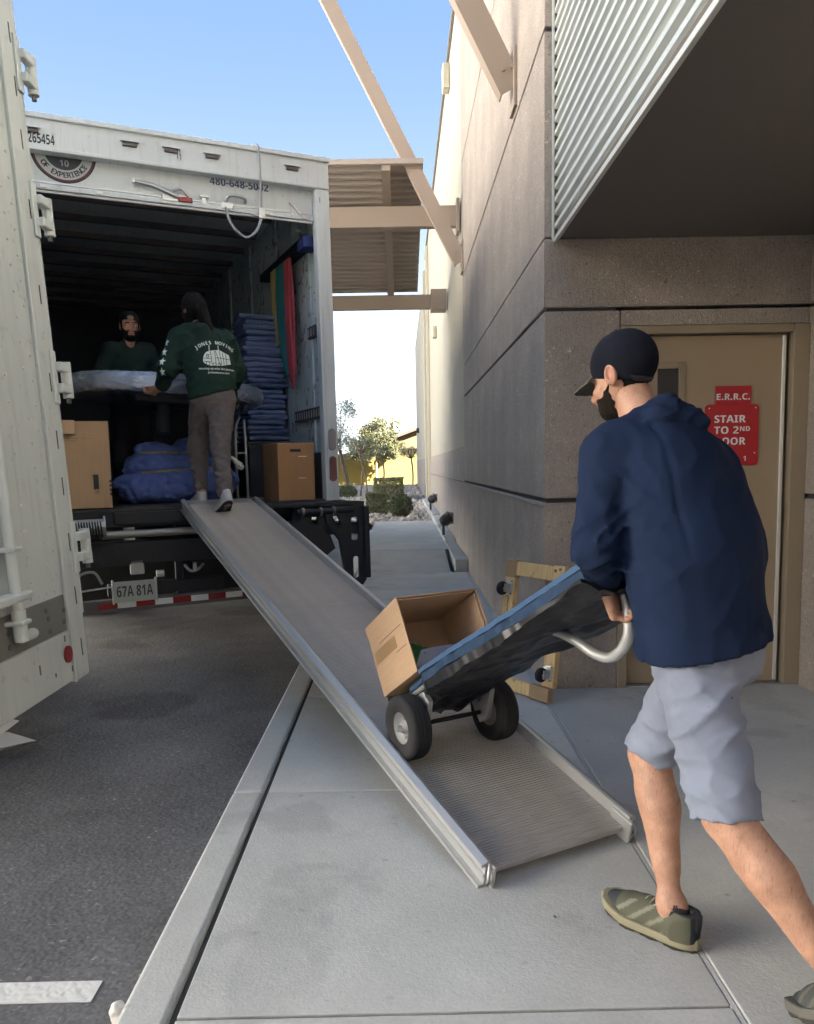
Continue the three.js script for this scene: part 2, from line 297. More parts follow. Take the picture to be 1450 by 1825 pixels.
/* ------------------------------------------------------------------ building */
const bld = thing('building', 'tall brown precast concrete building with corrugated overhang and cream upper wall', 'building');
{
  const X = 0.83, Z0 = -4.37, Z1 = -9.85, w = part;
  w('wall_core', bb(X + 0.02, 1.24, -0.1, 6.5, Z1 + 0.02, Z0 - 0.02), M.jointDark, bld);
  const L = (y0, y1) => { // L-shaped course that turns the corner over the door
    const s = new THREE.Shape([[X, -Z1], [X, -Z0], [2.5, -Z0], [2.5, 4.8], [1.27, 4.8], [1.27, -Z1]].map(p => new THREE.Vector2(...p)));
    const g = new THREE.ExtrudeGeometry(s, { depth: y1 - y0, bevelEnabled: true, bevelSize: 0.006, bevelThickness: 0.006, bevelOffset: -0.006, bevelSegments: 1 });
    g.rotateX(-Math.PI / 2); g.translate(0, y0, 0); return boxUV(g);
  };
  w('wall_panel', bb(X, 1.262, -0.1, 1.108, Z1, Z0, 0.008), M.agg, bld);
  w('wall_panel', bb(X, 1.262, 1.134, 2.196, Z1, Z0, 0.008), M.agg, bld);
  w('wall_panel', L(2.222, 2.588), M.agg, bld);
  w('wall_panel', bb(X, 1.27, 2.601, 3.69, Z1, Z0, 0.004), M.agg, bld);
  w('wall_panel', bb(X, 1.27, 3.714, 5.066, Z1, Z0, 0.008), M.agg, bld);
  w('wall_panel', bb(X, 1.27, 5.092, 6.52, Z1, Z0, 0.008), M.agg, bld);
  w('lintel_panel', bb(1.268, 2.343, 2.108, 2.196, Z0 - 0.3, Z0, 0.006), M.agg, bld);
  w('ledge', bb(X - 0.012, X + 0.05, 1.086, 1.106, Z1 - 14, Z0 + 0.012, 0.004), M.agg, bld);
  // side wall of the entry recess
  for (const [a, b] of [[-0.1, 1.108], [1.134, 2.196], [2.222, 2.588]]) w('wall_panel', bb(2.345, 2.75, a, b, Z0 - 0.3, 4.2, 0.008), M.agg, bld);
  w('wall_core', bb(2.37, 2.74, -0.1, 2.58, Z0 - 0.2, 4.1), M.jointDark, bld);
  // cream wall and its brown base further along
  w('wall_base', bb(X + 0.002, 1.27, -0.1, 1.084, -23.45, Z1 - 0.012, 0.006), M.agg, bld);
  w('wall_base', bb(X + 0.002, 1.27, 1.11, 1.565, -23.45, Z1 - 0.012, 0.006), M.agg, bld);
  w('cream_wall', bb(X + 0.022, 1.4, 1.57, 7.45, -19.35, Z1 - 0.004, 0.01), M.stucco, bld);
  w('cream_wall', bb(X + 0.022, 1.4, 1.57, 7.45, -23.4, -19.43, 0.01), M.stucco, bld);
  w('cream_wall', bb(X + 0.012, 1.4, 1.57, 7.3, -39, -23.56, 0.01), M.stucco, bld);
  w('cream_wall', bb(0.90, 1.4, 6.524, 7.45, Z1, Z0, 0.01), M.stucco, bld);
  w('wall_base', bb(X, 1.27, -0.1, 1.565, -39, -23.56, 0.006), M.agg, bld);
  w('wall_core', bb(X + 0.06, 1.3, -0.1, 7.2, -38.9, Z1 - 0.06), M.jointDark, bld);
  w('parapet_cap', bb(X - 0.02, 1.6, 7.452, 7.52, -23.4, Z0, 0.012), std([0.16, 0.145, 0.13], 0.6), bld);
  w('downspout', bb(X - 0.07, X + 0.02, 0.2, 7.3, -21.3, -21.2, 0.015), M.stucco, bld);
  w('downspout', bb(X - 0.07, X + 0.0, 0.2, 7.2, -23.54, -23.46, 0.015), M.stucco, bld);
  const wl = w('wall_lamp', bb(X - 0.09, X + 0.02, 7.0, 7.36, -12.2, -11.95, 0.02), M.stucco, bld);
  w('wall_lamp', bb(X - 0.07, X + 0.02, 4.15, 4.4, -17.2, -17.0, 0.02), M.stucco, bld);
  w('wall_lamp', bb(X - 0.12, X + 0.0, 2.75, 2.95, -33.2, -33.0, 0.02), M.blackSteel, bld);
  // mass above the recess: floor slab, rooms and roof
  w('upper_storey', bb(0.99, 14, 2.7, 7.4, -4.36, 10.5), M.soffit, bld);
  w('roof_storey', bb(3.0, 14, 7.4, 11.5, -12, 10.5), M.stucco, bld);
  w('rear_storey', bb(1.42, 14, 0, 7.2, -38.9, -4.9), M.stucco, bld);
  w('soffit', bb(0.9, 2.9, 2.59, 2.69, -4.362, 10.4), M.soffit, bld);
  w('corner_trim', bb(0.872, 0.884, 2.58, 7.4, -4.368, -4.352), M.zinc, bld);
  // corrugated fascia: ribs run level, real folds
  const pitch = 0.0705, prof = []; let y = 2.575;
  prof.push([0.0, y - 0.008]);
  while (y < 7.4) { prof.push([0, y], [0, y + pitch * 0.34], [0.027, y + pitch * 0.5], [0.027, y + pitch * 0.84]); y += pitch; }
  const pos = [], nrm = []; const za = -4.352, zb = 10.4;
  for (let i = 0; i + 1 < prof.length; i++) {
    const [x0, y0] = prof[i], [x1, y1] = prof[i + 1], a = [0.885 + x0, y0], b = [0.885 + x1, y1];
    pos.push(a[0], a[1], za, a[0], a[1], zb, b[0], b[1], zb, a[0], a[1], za, b[0], b[1], zb, b[0], b[1], za);
  }
  const fg = new THREE.BufferGeometry(); fg.setAttribute('position', new THREE.Float32BufferAttribute(pos, 3)); fg.computeVertexNormals(); boxUV(fg);
  w('corrugated_fascia', fg, M.zinc, bld);
  w('fascia_edge', bb(0.878, 0.899, 2.566, 2.589, -4.362, 10.4, 0.003), M.zinc, bld);

  // steel door in its frame
  const dz = -4.405;
  const door = part('door', bb(1.322, 2.24, 0.012, 2.052, dz - 0.04, dz, 0.003), M.door, bld);
  part('door_frame', join([bb(1.262, 1.318, 0, 2.105, -4.56, -4.352, 0.006), bb(2.252, 2.345, 0, 2.105, -4.56, -4.352, 0.006), bb(1.318, 2.252, 2.058, 2.105, -4.56, -4.353, 0.006)]), M.doorFrame, bld);
  part('door_backing', bb(1.25, 2.4, -0.05, 2.22, -4.7, -4.5), M.jointDark, bld);
  part('threshold', bb(1.318, 2.252, -0.02, 0.009, -4.5, -4.36, 0.003), M.steel, bld);
  part('weather_strip', bb(2.208, 2.228, 0.02, 2.045, dz, dz + 0.014, 0.004), M.bright, door);
  const wf = [[1.447, 1.49, 1.20, 1.905], [1.612, 1.652, 1.20, 1.905], [1.49, 1.612, 1.868, 1.905], [1.49, 1.612, 1.20, 1.24]].map(a => bb(a[0], a[1], a[2], a[3], dz - 0.002, dz + 0.013, 0.004));
  part('window_frame', join(wf), M.doorFrame, door);
  part('window_pane', bb(1.49, 1.612, 1.24, 1.868, dz - 0.002, dz + 0.003), M.glassDark, door);
  const hb = join([bb(1.37, 1.42, 0.93, 1.13, dz, dz + 0.012, 0.004), rod([1.395, 1.03, dz], [1.395, 1.03, dz + 0.05], 0.012), rod([1.39, 1.03, dz + 0.05], [1.51, 1.03, dz + 0.05], 0.009)]);
  part('handle', hb, M.steel, door);
}
/* red plates on the door */
const font = await new FontLoader().loadAsync('fonts/droid/droid_sans_bold.typeface.json');
function lettering(str, size, depth = 0.002, stretch = 1) { const g = new TextGeometry(str, { font, size, depth, curveSegments: 4, bevelEnabled: false }); g.computeBoundingBox(); const b = g.boundingBox; g.translate(-(b.min.x + b.max.x) / 2, 0, 0); g.scale(stretch, 1, 1); return g; }
{
  const z = -4.402;
  const s = thing('door_sign', 'red door plate with white text STAIR TO 2ND FLOOR', 'sign');
  const w = 0.31, h = 0.35, c = 0.022, sh = new THREE.Shape();
  sh.moveTo(-w / 2 + c, -h / 2); sh.lineTo(w / 2 - c, -h / 2); sh.absarc(w / 2 - c, -h / 2 + c, c, -Math.PI / 2, 0, false); sh.lineTo(w / 2, h / 2 - c); sh.absarc(w / 2 - c, h / 2 - c, c, 0, Math.PI / 2, false); sh.lineTo(-w / 2 + c, h / 2); sh.absarc(-w / 2 + c, h / 2 - c, c, Math.PI / 2, Math.PI, false); sh.lineTo(-w / 2, -h / 2 + c); sh.absarc(-w / 2 + c, -h / 2 + c, c, Math.PI, Math.PI * 1.5, false);
  part('plate', new THREE.ExtrudeGeometry(sh, { depth: 0.004, bevelEnabled: true, bevelSize: 0.001, bevelThickness: 0.001, bevelSegments: 1 }), M.red, s);
  const put = (g, x, y) => { g.translate(x, y, 0.0052); return g; };
  const lt = [put(lettering('STAIR', 0.042, 0.0015, 1.16), -0.012, 0.072), put(lettering('TO', 0.042, 0.0015, 1.16), -0.062, 0.008), put(lettering('2', 0.042, 0.0015, 1.16), 0.023, 0.008), put(lettering('ND', 0.027, 0.0015, 1.16), 0.076, 0.022), put(lettering('FLOOR', 0.042, 0.0015, 1.12), -0.022, -0.056), put(lettering('1', 0.028, 0.0015), 0.078, -0.150)];
  part('lettering', join(lt), M.whitePaint, s);
  for (const [x, y] of [[-0.135, 0.155], [0.135, 0.155], [0.135, -0.105], [-0.135, -0.105]]) part('screw', rod([x, y, 0.004], [x, y, 0.008], 0.004), M.bright, s);
  s.position.set(1.926, 1.482, z + 0.003);
  const e = thing('door_sign', 'small red plate with white letters E.R.R.C. above the larger plate', 'sign');
  part('plate', bb(-0.104, 0.104, -0.058, 0.064, 0, 0.004, 0.002), M.red, e);
  const t = lettering('E.R.R.C.', 0.036, 0.0015, 1.12); t.translate(0, -0.016, 0.0045); part('lettering', t, M.whitePaint, e);
  e.position.set(1.93, 1.70, z + 0.003);
}
/* ------------------------------------------------------------------ steel braces and far shade canopy */
{
  const brace = (z, label) => {
    const t = thing('steel_brace', label, 'brace', 'sloping tan steel braces on the wall');
    const a = V(0.80, 3.86, z), dir = V(-1.585, 3.12, 0).normalize(), len = 6.2, across = V(dir.y, -dir.x, 0);
    const s = new THREE.Shape([[-0.085, -0.055], [0.085, -0.055], [0.085, -0.043], [-0.073, -0.043], [-0.073, 0.055], [-0.085, 0.055]].map(p => new THREE.Vector2(...p)));
    const g = boxUV(new THREE.ExtrudeGeometry(s, { depth: len, bevelEnabled: false }));
    const g2 = boxUV(new THREE.ExtrudeGeometry(new THREE.Shape([[0.073, -0.043], [0.085, -0.043], [0.085, 0.055], [0.073, 0.055]].map(p => new THREE.Vector2(...p))), { depth: len, bevelEnabled: false }));
    const m = new THREE.Matrix4().makeBasis(across, V(0, 0, -1), dir); m.setPosition(a);
    for (const q of [g, g2]) q.applyMatrix4(m);
    part('channel', join([g, g2]), M.tan, t);
    part('wall_plate', bb(0.806, 0.829, 3.74, 4.12, z - 0.12, z + 0.09, 0.004), M.tan, t);
    part('bolt', rod([0.80, 4.0, z + 0.05], [0.80, 4.0, z + 0.075], 0.016, 6), M.tan, t);
    part('bolt', rod([0.74, 3.98, z + 0.05], [0.74, 3.98, z + 0.07], 0.014, 6), M.tan, t);
  };
  brace(-5.41, 'tan steel brace bolted above the red-brown corner, beside the corrugated fascia');
  brace(-9.75, 'long tan steel brace crossing the sky above the truck roof edge');
  const hdr = thing('canopy_tube', 'long tan steel tube tying the brace tops together overhead', 'beam');
  part('tube', bb(-2.15, -1.95, 9.36, 9.56, -12, -3, 0.01), M.tan, hdr);
  const c = thing('shade_canopy', 'tan corrugated metal shade canopy on two beams behind the truck', 'canopy');
  part('beam', bb(-4.2, 0.82, 4.46, 4.725, -10.36, -10.24, 0.006), M.tan, c);
  part('beam', bb(-4.2, 0.62, 4.0, 4.23, -13.26, -13.14, 0.006), M.tan, c);
  part('wall_bracket', bb(0.56, 0.829, 3.96, 4.30, -13.36, -13.04, 0.01), M.tan, c);
  part('wall_bracket', bb(0.79, 0.829, 4.38, 4.80, -10.42, -10.18, 0.006), M.tan, c);
  const za = -9.62, ya = 5.02, zb = -13.3, yb = 4.27, len = Math.hypot(za - zb, ya - yb), n = 26, pos = [];
  const at = s => [mix(ya, yb, s / len), mix(za, zb, s / len)], ux = 0.198, uz = 0.98;
  const pr = []; for (let i = 0; i < n; i++) { const p = len / n; pr.push([i * p, 0], [(i + 0.38) * p, 0], [(i + 0.5) * p, 0.05], [(i + 0.88) * p, 0.05]); }
  for (let i = 0; i + 1 < pr.length; i++) { const q = k => { const [y, z] = at(pr[k][0]); return [y + pr[k][1] * uz, z - pr[k][1] * ux]; }, A = q(i), B = q(i + 1), x0 = -4.3, x1 = 0.345; pos.push(x0, A[0], A[1], x0, B[0], B[1], x1, B[0], B[1], x0, A[0], A[1], x1, B[0], B[1], x1, A[0], A[1]); }
  const g = new THREE.BufferGeometry(); g.setAttribute('position', new THREE.Float32BufferAttribute(pos, 3)); g.computeVertexNormals(); boxUV(g);
  part('deck', g, M.tanDeck, c);
  const tilt = Math.atan2(ya - yb, za - zb);
  const bar = (x, w, h, dy) => { const b = new THREE.BoxGeometry(w, h, len); b.rotateX(-tilt); b.translate(x, (ya + yb) / 2 + dy, (za + zb) / 2); return boxUV(b); };
  for (const x of [-3.6, -1.9, -0.115]) part('purlin', bar(x, 0.11, 0.08, -0.045), M.tan, c);
  const eb = bb(-4.3, 0.345, 5.01, 5.075, -9.62, -9.60, 0.004); part('edge_trim', eb, M.tanDeck, c);
}

/* ------------------------------------------------------------------ moving truck (local: x right, y up from its bed, z out of the rear) */
const T0 = V(-1.745, 1.04, -6.393), TYAW = 25 * D;
const TQ = new THREE.Quaternion().setFromEuler(new THREE.Euler(0, TYAW, 0));
const inTruck = (x, y, z) => V(x, y, z).applyQuaternion(TQ).add(T0);
const truck = thing('moving_truck', 'white box truck with its rear door rolled up and interior open', 'truck');
truck.position.copy(T0); truck.rotation.order = 'YXZ'; truck.rotation.set(0, TYAW, 0.45 * D);
{
  const t = truck, HW = 1.295, TOP = 2.965, w = (n, g, m, p = t) => part(n, g, m, p);
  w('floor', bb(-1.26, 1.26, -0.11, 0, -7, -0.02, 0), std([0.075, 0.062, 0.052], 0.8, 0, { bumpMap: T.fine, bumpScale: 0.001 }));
  w('side_wall', bb(1.235, 1.29, 0.0, 2.95, -7, -0.1), M.flake);
  w('side_wall', bb(-1.29, -1.235, 0.0, 2.95, -7, -0.1), M.flake);
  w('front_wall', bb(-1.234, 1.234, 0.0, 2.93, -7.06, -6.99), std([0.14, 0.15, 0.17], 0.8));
  w('roof', bb(-1.29, 1.29, 2.93, 2.975, -7, 0.0), M.white);
  for (let z = -0.9; z > -7; z -= 0.62) w('roof_bow', bb(-1.2, 1.2, 2.87, 2.929, z - 0.03, z + 0.03, 0.004), M.kick);
  // rear frame
  w('corner_post', bb(1.165, HW, -0.12, 2.72, -0.1, 0.012, 0.012), M.white);
  w('corner_post', bb(-HW, -1.165, -0.12, 2.72, -0.1, 0.012, 0.012), M.white);
  w('post_trim', bb(1.19, 1.206, 0.2, 2.3, 0.012, 0.02, 0.003), M.white);
  const head = w('header', bb(-HW, HW, 2.722, TOP, -0.1, 0.016, 0.012), M.white);
  w('drip_rail', bb(-1.3, 1.3, 2.945, 2.985, 0.016, 0.04, 0.008), M.white, head);
  w('header_lip', bb(-1.165, 1.165, 2.716, 2.745, 0.016, 0.03, 0.006), M.white, head);
  for (const x of [-1.06, -0.36, -0.045, 0.28, 0.96]) {
    const l = w('marker_lamp', bb(x - 0.055, x + 0.055, 2.835, 2.868, 0.014, 0.034, 0.008), std([0.11, 0.085, 0.08], 0.35), head);
    w('lamp_guard', bb(x - 0.07, x + 0.07, 2.868, 2.875, 0.014, 0.045, 0.002), M.steel, l);
  }
  const num = lettering('265454', 0.072, 0.001, 0.56); num.translate(-0.99, 2.768, 0.0165); w('lettering', num, M.inkDark, head);
  for (const [x, y] of [[0.0, 2.80], [0.02, 2.83], [0.025, 2.79], [1.2, 2.6], [1.2, 2.2]]) w('scuff_mark', bb(x, x + 0.006, y, y + 0.05, 0.0155, 0.0175), M.kick, head);
  // rolled-up door, bottom section still in view
  const rd = w('roll_door', bb(-1.162, 1.162, 2.50, 2.93, -0.105, -0.075, 0.004), M.white);
  w('bottom_rail', bb(-1.162, 1.162, 2.462, 2.505, -0.11, -0.05, 0.006), M.white, rd);
  w('bottom_seal', bb(-1.16, 1.16, 2.444, 2.462, -0.09, -0.07, 0.004), M.whitePaint, rd);
  w('seam_rail', bb(-1.162, 1.162, 2.512, 2.528, -0.075, -0.066, 0.003), M.steel, rd);
  { // round emblem with lettering, lower half showing under the header
    const ct = canvasTex(512, 512, (g) => {
      g.clearRect(0, 0, 512, 512); g.fillStyle = '#3a3840'; g.beginPath(); g.arc(256, 256, 250, 0, 7); g.fill();
      g.fillStyle = '#7a2020'; g.beginPath(); g.arc(256, 256, 236, 0, 7); g.fill();
      g.fillStyle = '#b4b8b8'; g.beginPath(); g.arc(256, 256, 228, 0, 7); g.fill();
      g.fillStyle = '#3d3f48'; g.beginPath(); g.arc(256, 256, 150, 0, 7); g.fill();
      g.fillStyle = '#26262c'; g.font = 'bold 62px sans-serif'; g.textAlign = 'center'; g.textBaseline = 'middle';
      const s = 'OF EXPERIENCE'; for (let i = 0; i < s.length; i++) { const a = (0.98 - i * 0.163); g.save(); g.translate(256 + Math.sin(-a) * 188, 256 + Math.cos(a) * 188); g.rotate(a); g.fillText(s[i], 0, 0); g.restore(); }
      g.fillStyle = '#9aa0a4'; g.font = 'bold 70px sans-serif'; g.fillText('10', 256, 350);
    });
    const e = new THREE.CircleGeometry(0.235, 48); const m = std('#ffffff', 0.6, 0, { map: ct });
    const o = w('emblem', e, m, rd); o.position.set(-0.84, 2.765, -0.0735);
    const ph = lettering('480-648-5042', 0.062, 0.001, 0.95); ph.translate(0.52, 2.668, -0.0748); w('lettering', ph, std([0.05, 0.075, 0.2], 0.6), rd);
  }
  { // latch lever, catches and grab handle
    const l = w('latch', join([tube([[-0.33, 2.605, -0.05], [-0.2, 2.585, -0.035], [-0.05, 2.535, -0.03], [0.0, 2.52, -0.04]], 0.017, 16, 6), bb(-0.12, 0.07, 2.485, 2.545, -0.074, -0.045, 0.006), bb(-0.35, -0.28, 2.59, 2.63, -0.06, -0.04, 0.006), tube([[-0.06, 2.55, -0.05], [0.02, 2.585, -0.03], [0.09, 2.53, -0.04]], 0.012, 12, 6)]), M.steel, rd);
    w('red_tag', bb(0.0, 0.115, 2.488, 2.528, -0.049, -0.036, 0.006), M.redLens, l);
    w('catch', join([bb(0.19, 0.235, 2.49, 2.585, -0.074, -0.05, 0.006), bb(0.175, 0.255, 2.545, 2.565, -0.06, -0.04, 0.004)]), M.steel, rd);
    w('grab_handle', join([tube([[0.39, 2.52, -0.074], [0.41, 2.575, -0.035], [0.48, 2.585, -0.03], [0.55, 2.57, -0.035], [0.56, 2.55, -0.074]], 0.014, 20, 6), bb(0.35, 0.45, 2.475, 2.53, -0.074, -0.045, 0.006)]), M.steel, rd);
    w('catch', join([bb(0.96, 1.0, 2.48, 2.6, -0.074, -0.055, 0.004), bb(0.985, 1.04, 2.49, 2.55, -0.074, -0.05, 0.004), rod([0.95, 2.6, -0.06], [1.04, 2.5, -0.05], 0.012)]), M.steel, rd);
    for (const x of [-1.0, -0.6, 0.75, 1.08]) w('roller_bracket', bb(x - 0.025, x + 0.025, 2.47, 2.5, -0.052, -0.044, 0.003), M.steel, rd);
  }
  // pull cable looped over the header
  w('pull_cable', join([tube([[0.60, 2.975, -0.1], [0.63, 2.995, 0.0], [0.655, 2.99, 0.05], [0.665, 2.85, 0.055], [0.668, 2.65, 0.05], [0.672, 2.43, 0.03]], 0.010, 30, 6), tube([[0.672, 2.47, 0.03], [0.64, 2.33, 0.02], [0.55, 2.245, 0.0], [0.46, 2.30, -0.02], [0.41, 2.38, -0.03], [0.39, 2.49, -0.05]], 0.012, 30, 6), tube([[0.672, 2.40, 0.035], [0.62, 2.29, 0.03], [0.535, 2.24, 0.015], [0.45, 2.31, -0.01]], 0.008, 20, 6)]), std([0.30, 0.31, 0.33], 0.5));
  w('cable_clamp', join([bb(0.65, 0.70, 2.40, 2.49, 0.015, 0.05, 0.006), rod([0.56, 2.44, 0.03], [0.65, 2.42, 0.03], 0.009)]), M.steel);
  // right-hand interior: kick plate, slotted track, tie posts and strap rail
  w('kick_plate', bb(1.222, 1.235, 0.0, 0.43, -6.9, -0.1, 0.002), M.kick);
  const track = (y, z0, z1, n) => { const q = [bb(1.20, 1.234, y - 0.055, y + 0.055, z0, z1, 0.004)]; const o = w('slotted_track', q[0], std([0.10, 0.10, 0.11], 0.5, 0.4)); for (let i = 0; i < n; i++) { const z = mix(z0, z1, (i + 0.5) / n); w('slot', bb(1.196, 1.201, y - 0.035, y + 0.035, z - 0.011, z + 0.011, 0.002), M.alu, o); } };
  track(0.80, -0.98, -0.17, 11); track(1.55, -0.46, -0.24, 3);
  for (const z of [-0.42, -1.5, -2.6, -3.7]) w('tie_post', bb(1.218, 1.236, 0.43, 2.9, z - 0.02, z + 0.02, 0.003), M.flake);
  const rail = w('strap_rail', bb(1.10, 1.234, 2.30, 2.37, -1.72, -0.33, 0.006), std([0.028, 0.03, 0.04], 0.6));
  w('rail_block', bb(1.09, 1.235, 2.26, 2.36, -0.33, -0.14, 0.006), std([0.03, 0.05, 0.2], 0.6), rail);
  // tail lamps let into the post
  const oval = (y0, y1, m) => { const q = w('tail_lamp', cap2(1.205, 1.268, y0, y1, 0.008, 0.024), m); return q; };
  function cap2(x0, x1, y0, y1, z0, z1) { const r = (x1 - x0) / 2, s = new THREE.Shape(); s.absarc(0, (y1 - y0) / 2 - r, r, 0, Math.PI, false); s.absarc(0, -(y1 - y0) / 2 + r, r, Math.PI, Math.PI * 2, false); const g = new THREE.ExtrudeGeometry(s, { depth: z1 - z0, bevelEnabled: true, bevelSize: 0.004, bevelThickness: 0.004, bevelSegments: 2 }); g.translate((x0 + x1) / 2, (y0 + y1) / 2, z0); return g; }
  oval(0.445, 0.635, std([0.30, 0.27, 0.26], 0.3)); oval(0.165, 0.385, std([0.25, 0.11, 0.09], 0.3));
  // sill and under-run structure
  w('rear_sill', bb(-1.3, 1.34, -0.155, -0.012, -0.12, 0.055, 0.008), M.blackSteel);
  w('sill_step', bb(-0.66, 1.3, -0.13, -0.03, 0.055, 0.09, 0.006), M.blackSteel);
  w('lift_tube', rod([-0.76, -0.205, 0.1], [1.2, -0.205, 0.1], 0.032, 16), std([0.33, 0.31, 0.28], 0.45, 0.6));
  { const dr = w('winch_drum', rod([-0.96, -0.13, 0.13], [-0.74, -0.13, 0.13], 0.062, 20), M.alu); 
    w('coil_spring', tube(Array.from({ length: 90 }, (_, i) => [-0.95 + i * 0.0022, -0.15 + Math.cos(i * 0.7) * 0.068, 0.14 + Math.sin(i * 0.7) * 0.068]), 0.007, 260, 5), M.black, dr);
    w('drum_flange', rod([-0.745, -0.13, 0.13], [-0.733, -0.13, 0.13], 0.083, 24), M.alu, dr); }
  w('frame_beam', bb(-1.25, 1.15, -0.46, -0.27, -0.1, 0.06, 0.01), M.blackSteel);
  w('frame_beam', bb(-1.2, 1.2, -0.16, -0.14, -0.6, -0.1, 0.0), M.blackSteel);
  for (const x of [-0.45, 0.45]) w('chassis_rail', bb(x - 0.04, x + 0.04, -0.40, -0.13, -9.2, -0.15, 0.006), M.blackSteel);
  for (const x of [-0.98, -0.16, 0.62]) w('hanger', bb(x - 0.035, x + 0.035, -0.79, -0.26, -0.06, 0.0, 0.006), M.blackSteel);
  w('plate_bracket', bb(-0.74, 0.2, -0.72, -0.62, -0.06, 0.02, 0.006), M.blackSteel);
  w('hose', tube([[-1.0, -0.62, 0.03], [-0.95, -0.52, 0.06], [-0.84, -0.50, 0.06], [-0.78, -0.60, 0.05]], 0.012, 20, 6), std([0.35, 0.35, 0.36], 0.5));
  w('pull_rod', rod([-1.05, -0.655, 0.05], [-0.69, -0.63, 0.05], 0.008), M.alu);
  w('lamp_cluster', join([bb(-0.56, -0.45, -0.545, -0.42, 0.0, 0.06, 0.01), rod([-0.36, -0.55, 0.06], [-0.30, -0.55, 0.06], 0.03)]), std([0.45, 0.45, 0.43], 0.4, 0.4));
  w('hook', join([tube([[-0.12, -0.5, 0.0], [-0.08, -0.55, 0.04], [-0.02, -0.54, 0.05], [0.03, -0.50, 0.02]], 0.014, 16, 6), bb(-0.06, -0.03, -0.56, -0.48, 0.02, 0.06, 0.004)]), M.alu);
  { const p = w('licence_plate', bb(-0.695, -0.375, -0.765, -0.592, 0.052, 0.057, 0.006), std([0.47, 0.48, 0.44], 0.5));
    const l = lettering('67A 81A', 0.088, 0.0015, 0.62); l.translate(-0.535, -0.718, 0.0575); w('lettering', l, std([0.045, 0.06, 0.05], 0.6), p);
    w('plate_frame', join([bb(-0.71, -0.695, -0.775, -0.58, 0.02, 0.06, 0.003), bb(-0.375, -0.36, -0.775, -0.58, 0.02, 0.06, 0.003)]), M.steel, p);
    for (const x of [-0.62, -0.45]) w('bolt', rod([x, -0.604, 0.057], [x, -0.604, 0.061], 0.006), M.steel, p); }
  { const b = w('under_run_bar', bb(-0.98, 1.25, -0.845, -0.74, -0.05, 0.02, 0.008), std([0.12, 0.11, 0.11], 0.6));
    for (let i = 0; i < 14; i++) { const x0 = -0.82 + i * 0.147; w(i % 2 ? 'white_reflector' : 'red_reflector', bb(x0, x0 + 0.144, -0.815, -0.765, 0.02, 0.0225), i % 2 ? M.whitePaint : M.redLens, b); } }
  // folded lift arms at the right of the sill
  const plate = (pts, holes, z0, th) => { const s = new THREE.Shape(pts.map(p => new THREE.Vector2(...p))); for (const h of holes) s.holes.push(new THREE.Path(h.map(p => new THREE.Vector2(...p)))); const g = new THREE.ExtrudeGeometry(s, { depth: th, bevelEnabled: true, bevelSize: 0.004, bevelThickness: 0.004, bevelSegments: 1 }); g.translate(0, 0, z0); return boxUV(g); };
  const rc = (x0, x1, y0, y1) => [[x0 + 0.015, y0], [x1 - 0.015, y0], [x1, y0 + 0.015], [x1, y1 - 0.015], [x1 - 0.015, y1], [x0 + 0.015, y1], [x0, y1 - 0.015], [x0, y0 + 0.015]];
  const arm = w('lift_arm', plate([[1.13, 0.0], [1.40, -0.02], [1.40, -0.72], [1.37, -0.76], [1.24, -0.74], [1.2, -0.62], [1.16, -0.35], [1.05, -0.2], [1.02, -0.02]], [rc(1.27, 1.345, -0.36, -0.15), rc(1.28, 1.345, -0.70, -0.50), [[1.1, -0.1], [1.15, -0.13], [1.18, -0.2], [1.15, -0.24], [1.11, -0.18]]], 0.30, 0.03), M.blackSteel);
  w('arm_rail', bb(1.385, 1.435, -0.70, -0.06, 0.22, 0.37, 0.006), M.blackSteel, arm);
  w('lift_arm', plate([[0.78, -0.02], [1.02, -0.02], [1.05, -0.2], [1.13, -0.42], [1.02, -0.5], [0.9, -0.48], [0.86, -0.3], [0.74, -0.2]], [[[0.93, -0.12], [0.98, -0.14], [0.97, -0.2], [0.92, -0.18]]], 0.26, 0.03), M.blackSteel);
  w('arm_pin', rod([0.78, -0.09, 0.33], [1.3, -0.08, 0.33], 0.028, 14), M.blackSteel);
  for (const x of [0.82, 0.98, 1.1]) w('pin_collar', rod([x, -0.09, 0.33], [x + 0.025, -0.09, 0.33], 0.042, 16), std([0.2, 0.19, 0.18], 0.4, 0.7));
  w('lift_platform', bb(0.5, 1.30, -0.045, -0.012, 0.055, 0.34, 0.006), M.blackSteel);
  w('lift_stay', bb(1.05, 1.38, -0.3, -0.2, 0.06, 0.3, 0.01), M.blackSteel);
  w('lift_stay', bb(0.84, 0.94, -0.4, -0.2, 0.06, 0.27, 0.01), M.blackSteel);
  for (const x of [-0.62, 0.62]) w('mud_flap', bb(x - 0.6, x + 0.6, -1.06, -0.15, -1.32, -1.30, 0.004), M.rubber);
  // axles and tyres
  for (const z of [-2.0, -8.2]) { w('axle', rod([-1.1, -0.67, z], [1.1, -0.67, z], 0.06), M.blackSteel);
    for (const x of [-1.12, -0.82, 0.82, 1.12]) { const g = new THREE.LatheGeometry([[0.30, -0.12], [0.44, -0.13], [0.475, -0.10], [0.485, -0.05], [0.485, 0.05], [0.475, 0.10], [0.44, 0.13], [0.30, 0.12], [0.22, 0.03], [0.02, 0.03]].map(p => new THREE.Vector2(...p)), 36); g.rotateZ(Math.PI / 2); g.translate(x, -0.673, z); w('tyre', g, M.rubber); } }
  w('cab', bb(-1.15, 1.15, -0.45, 1.5, -9.4, -7.3, 0.12), M.white);
}

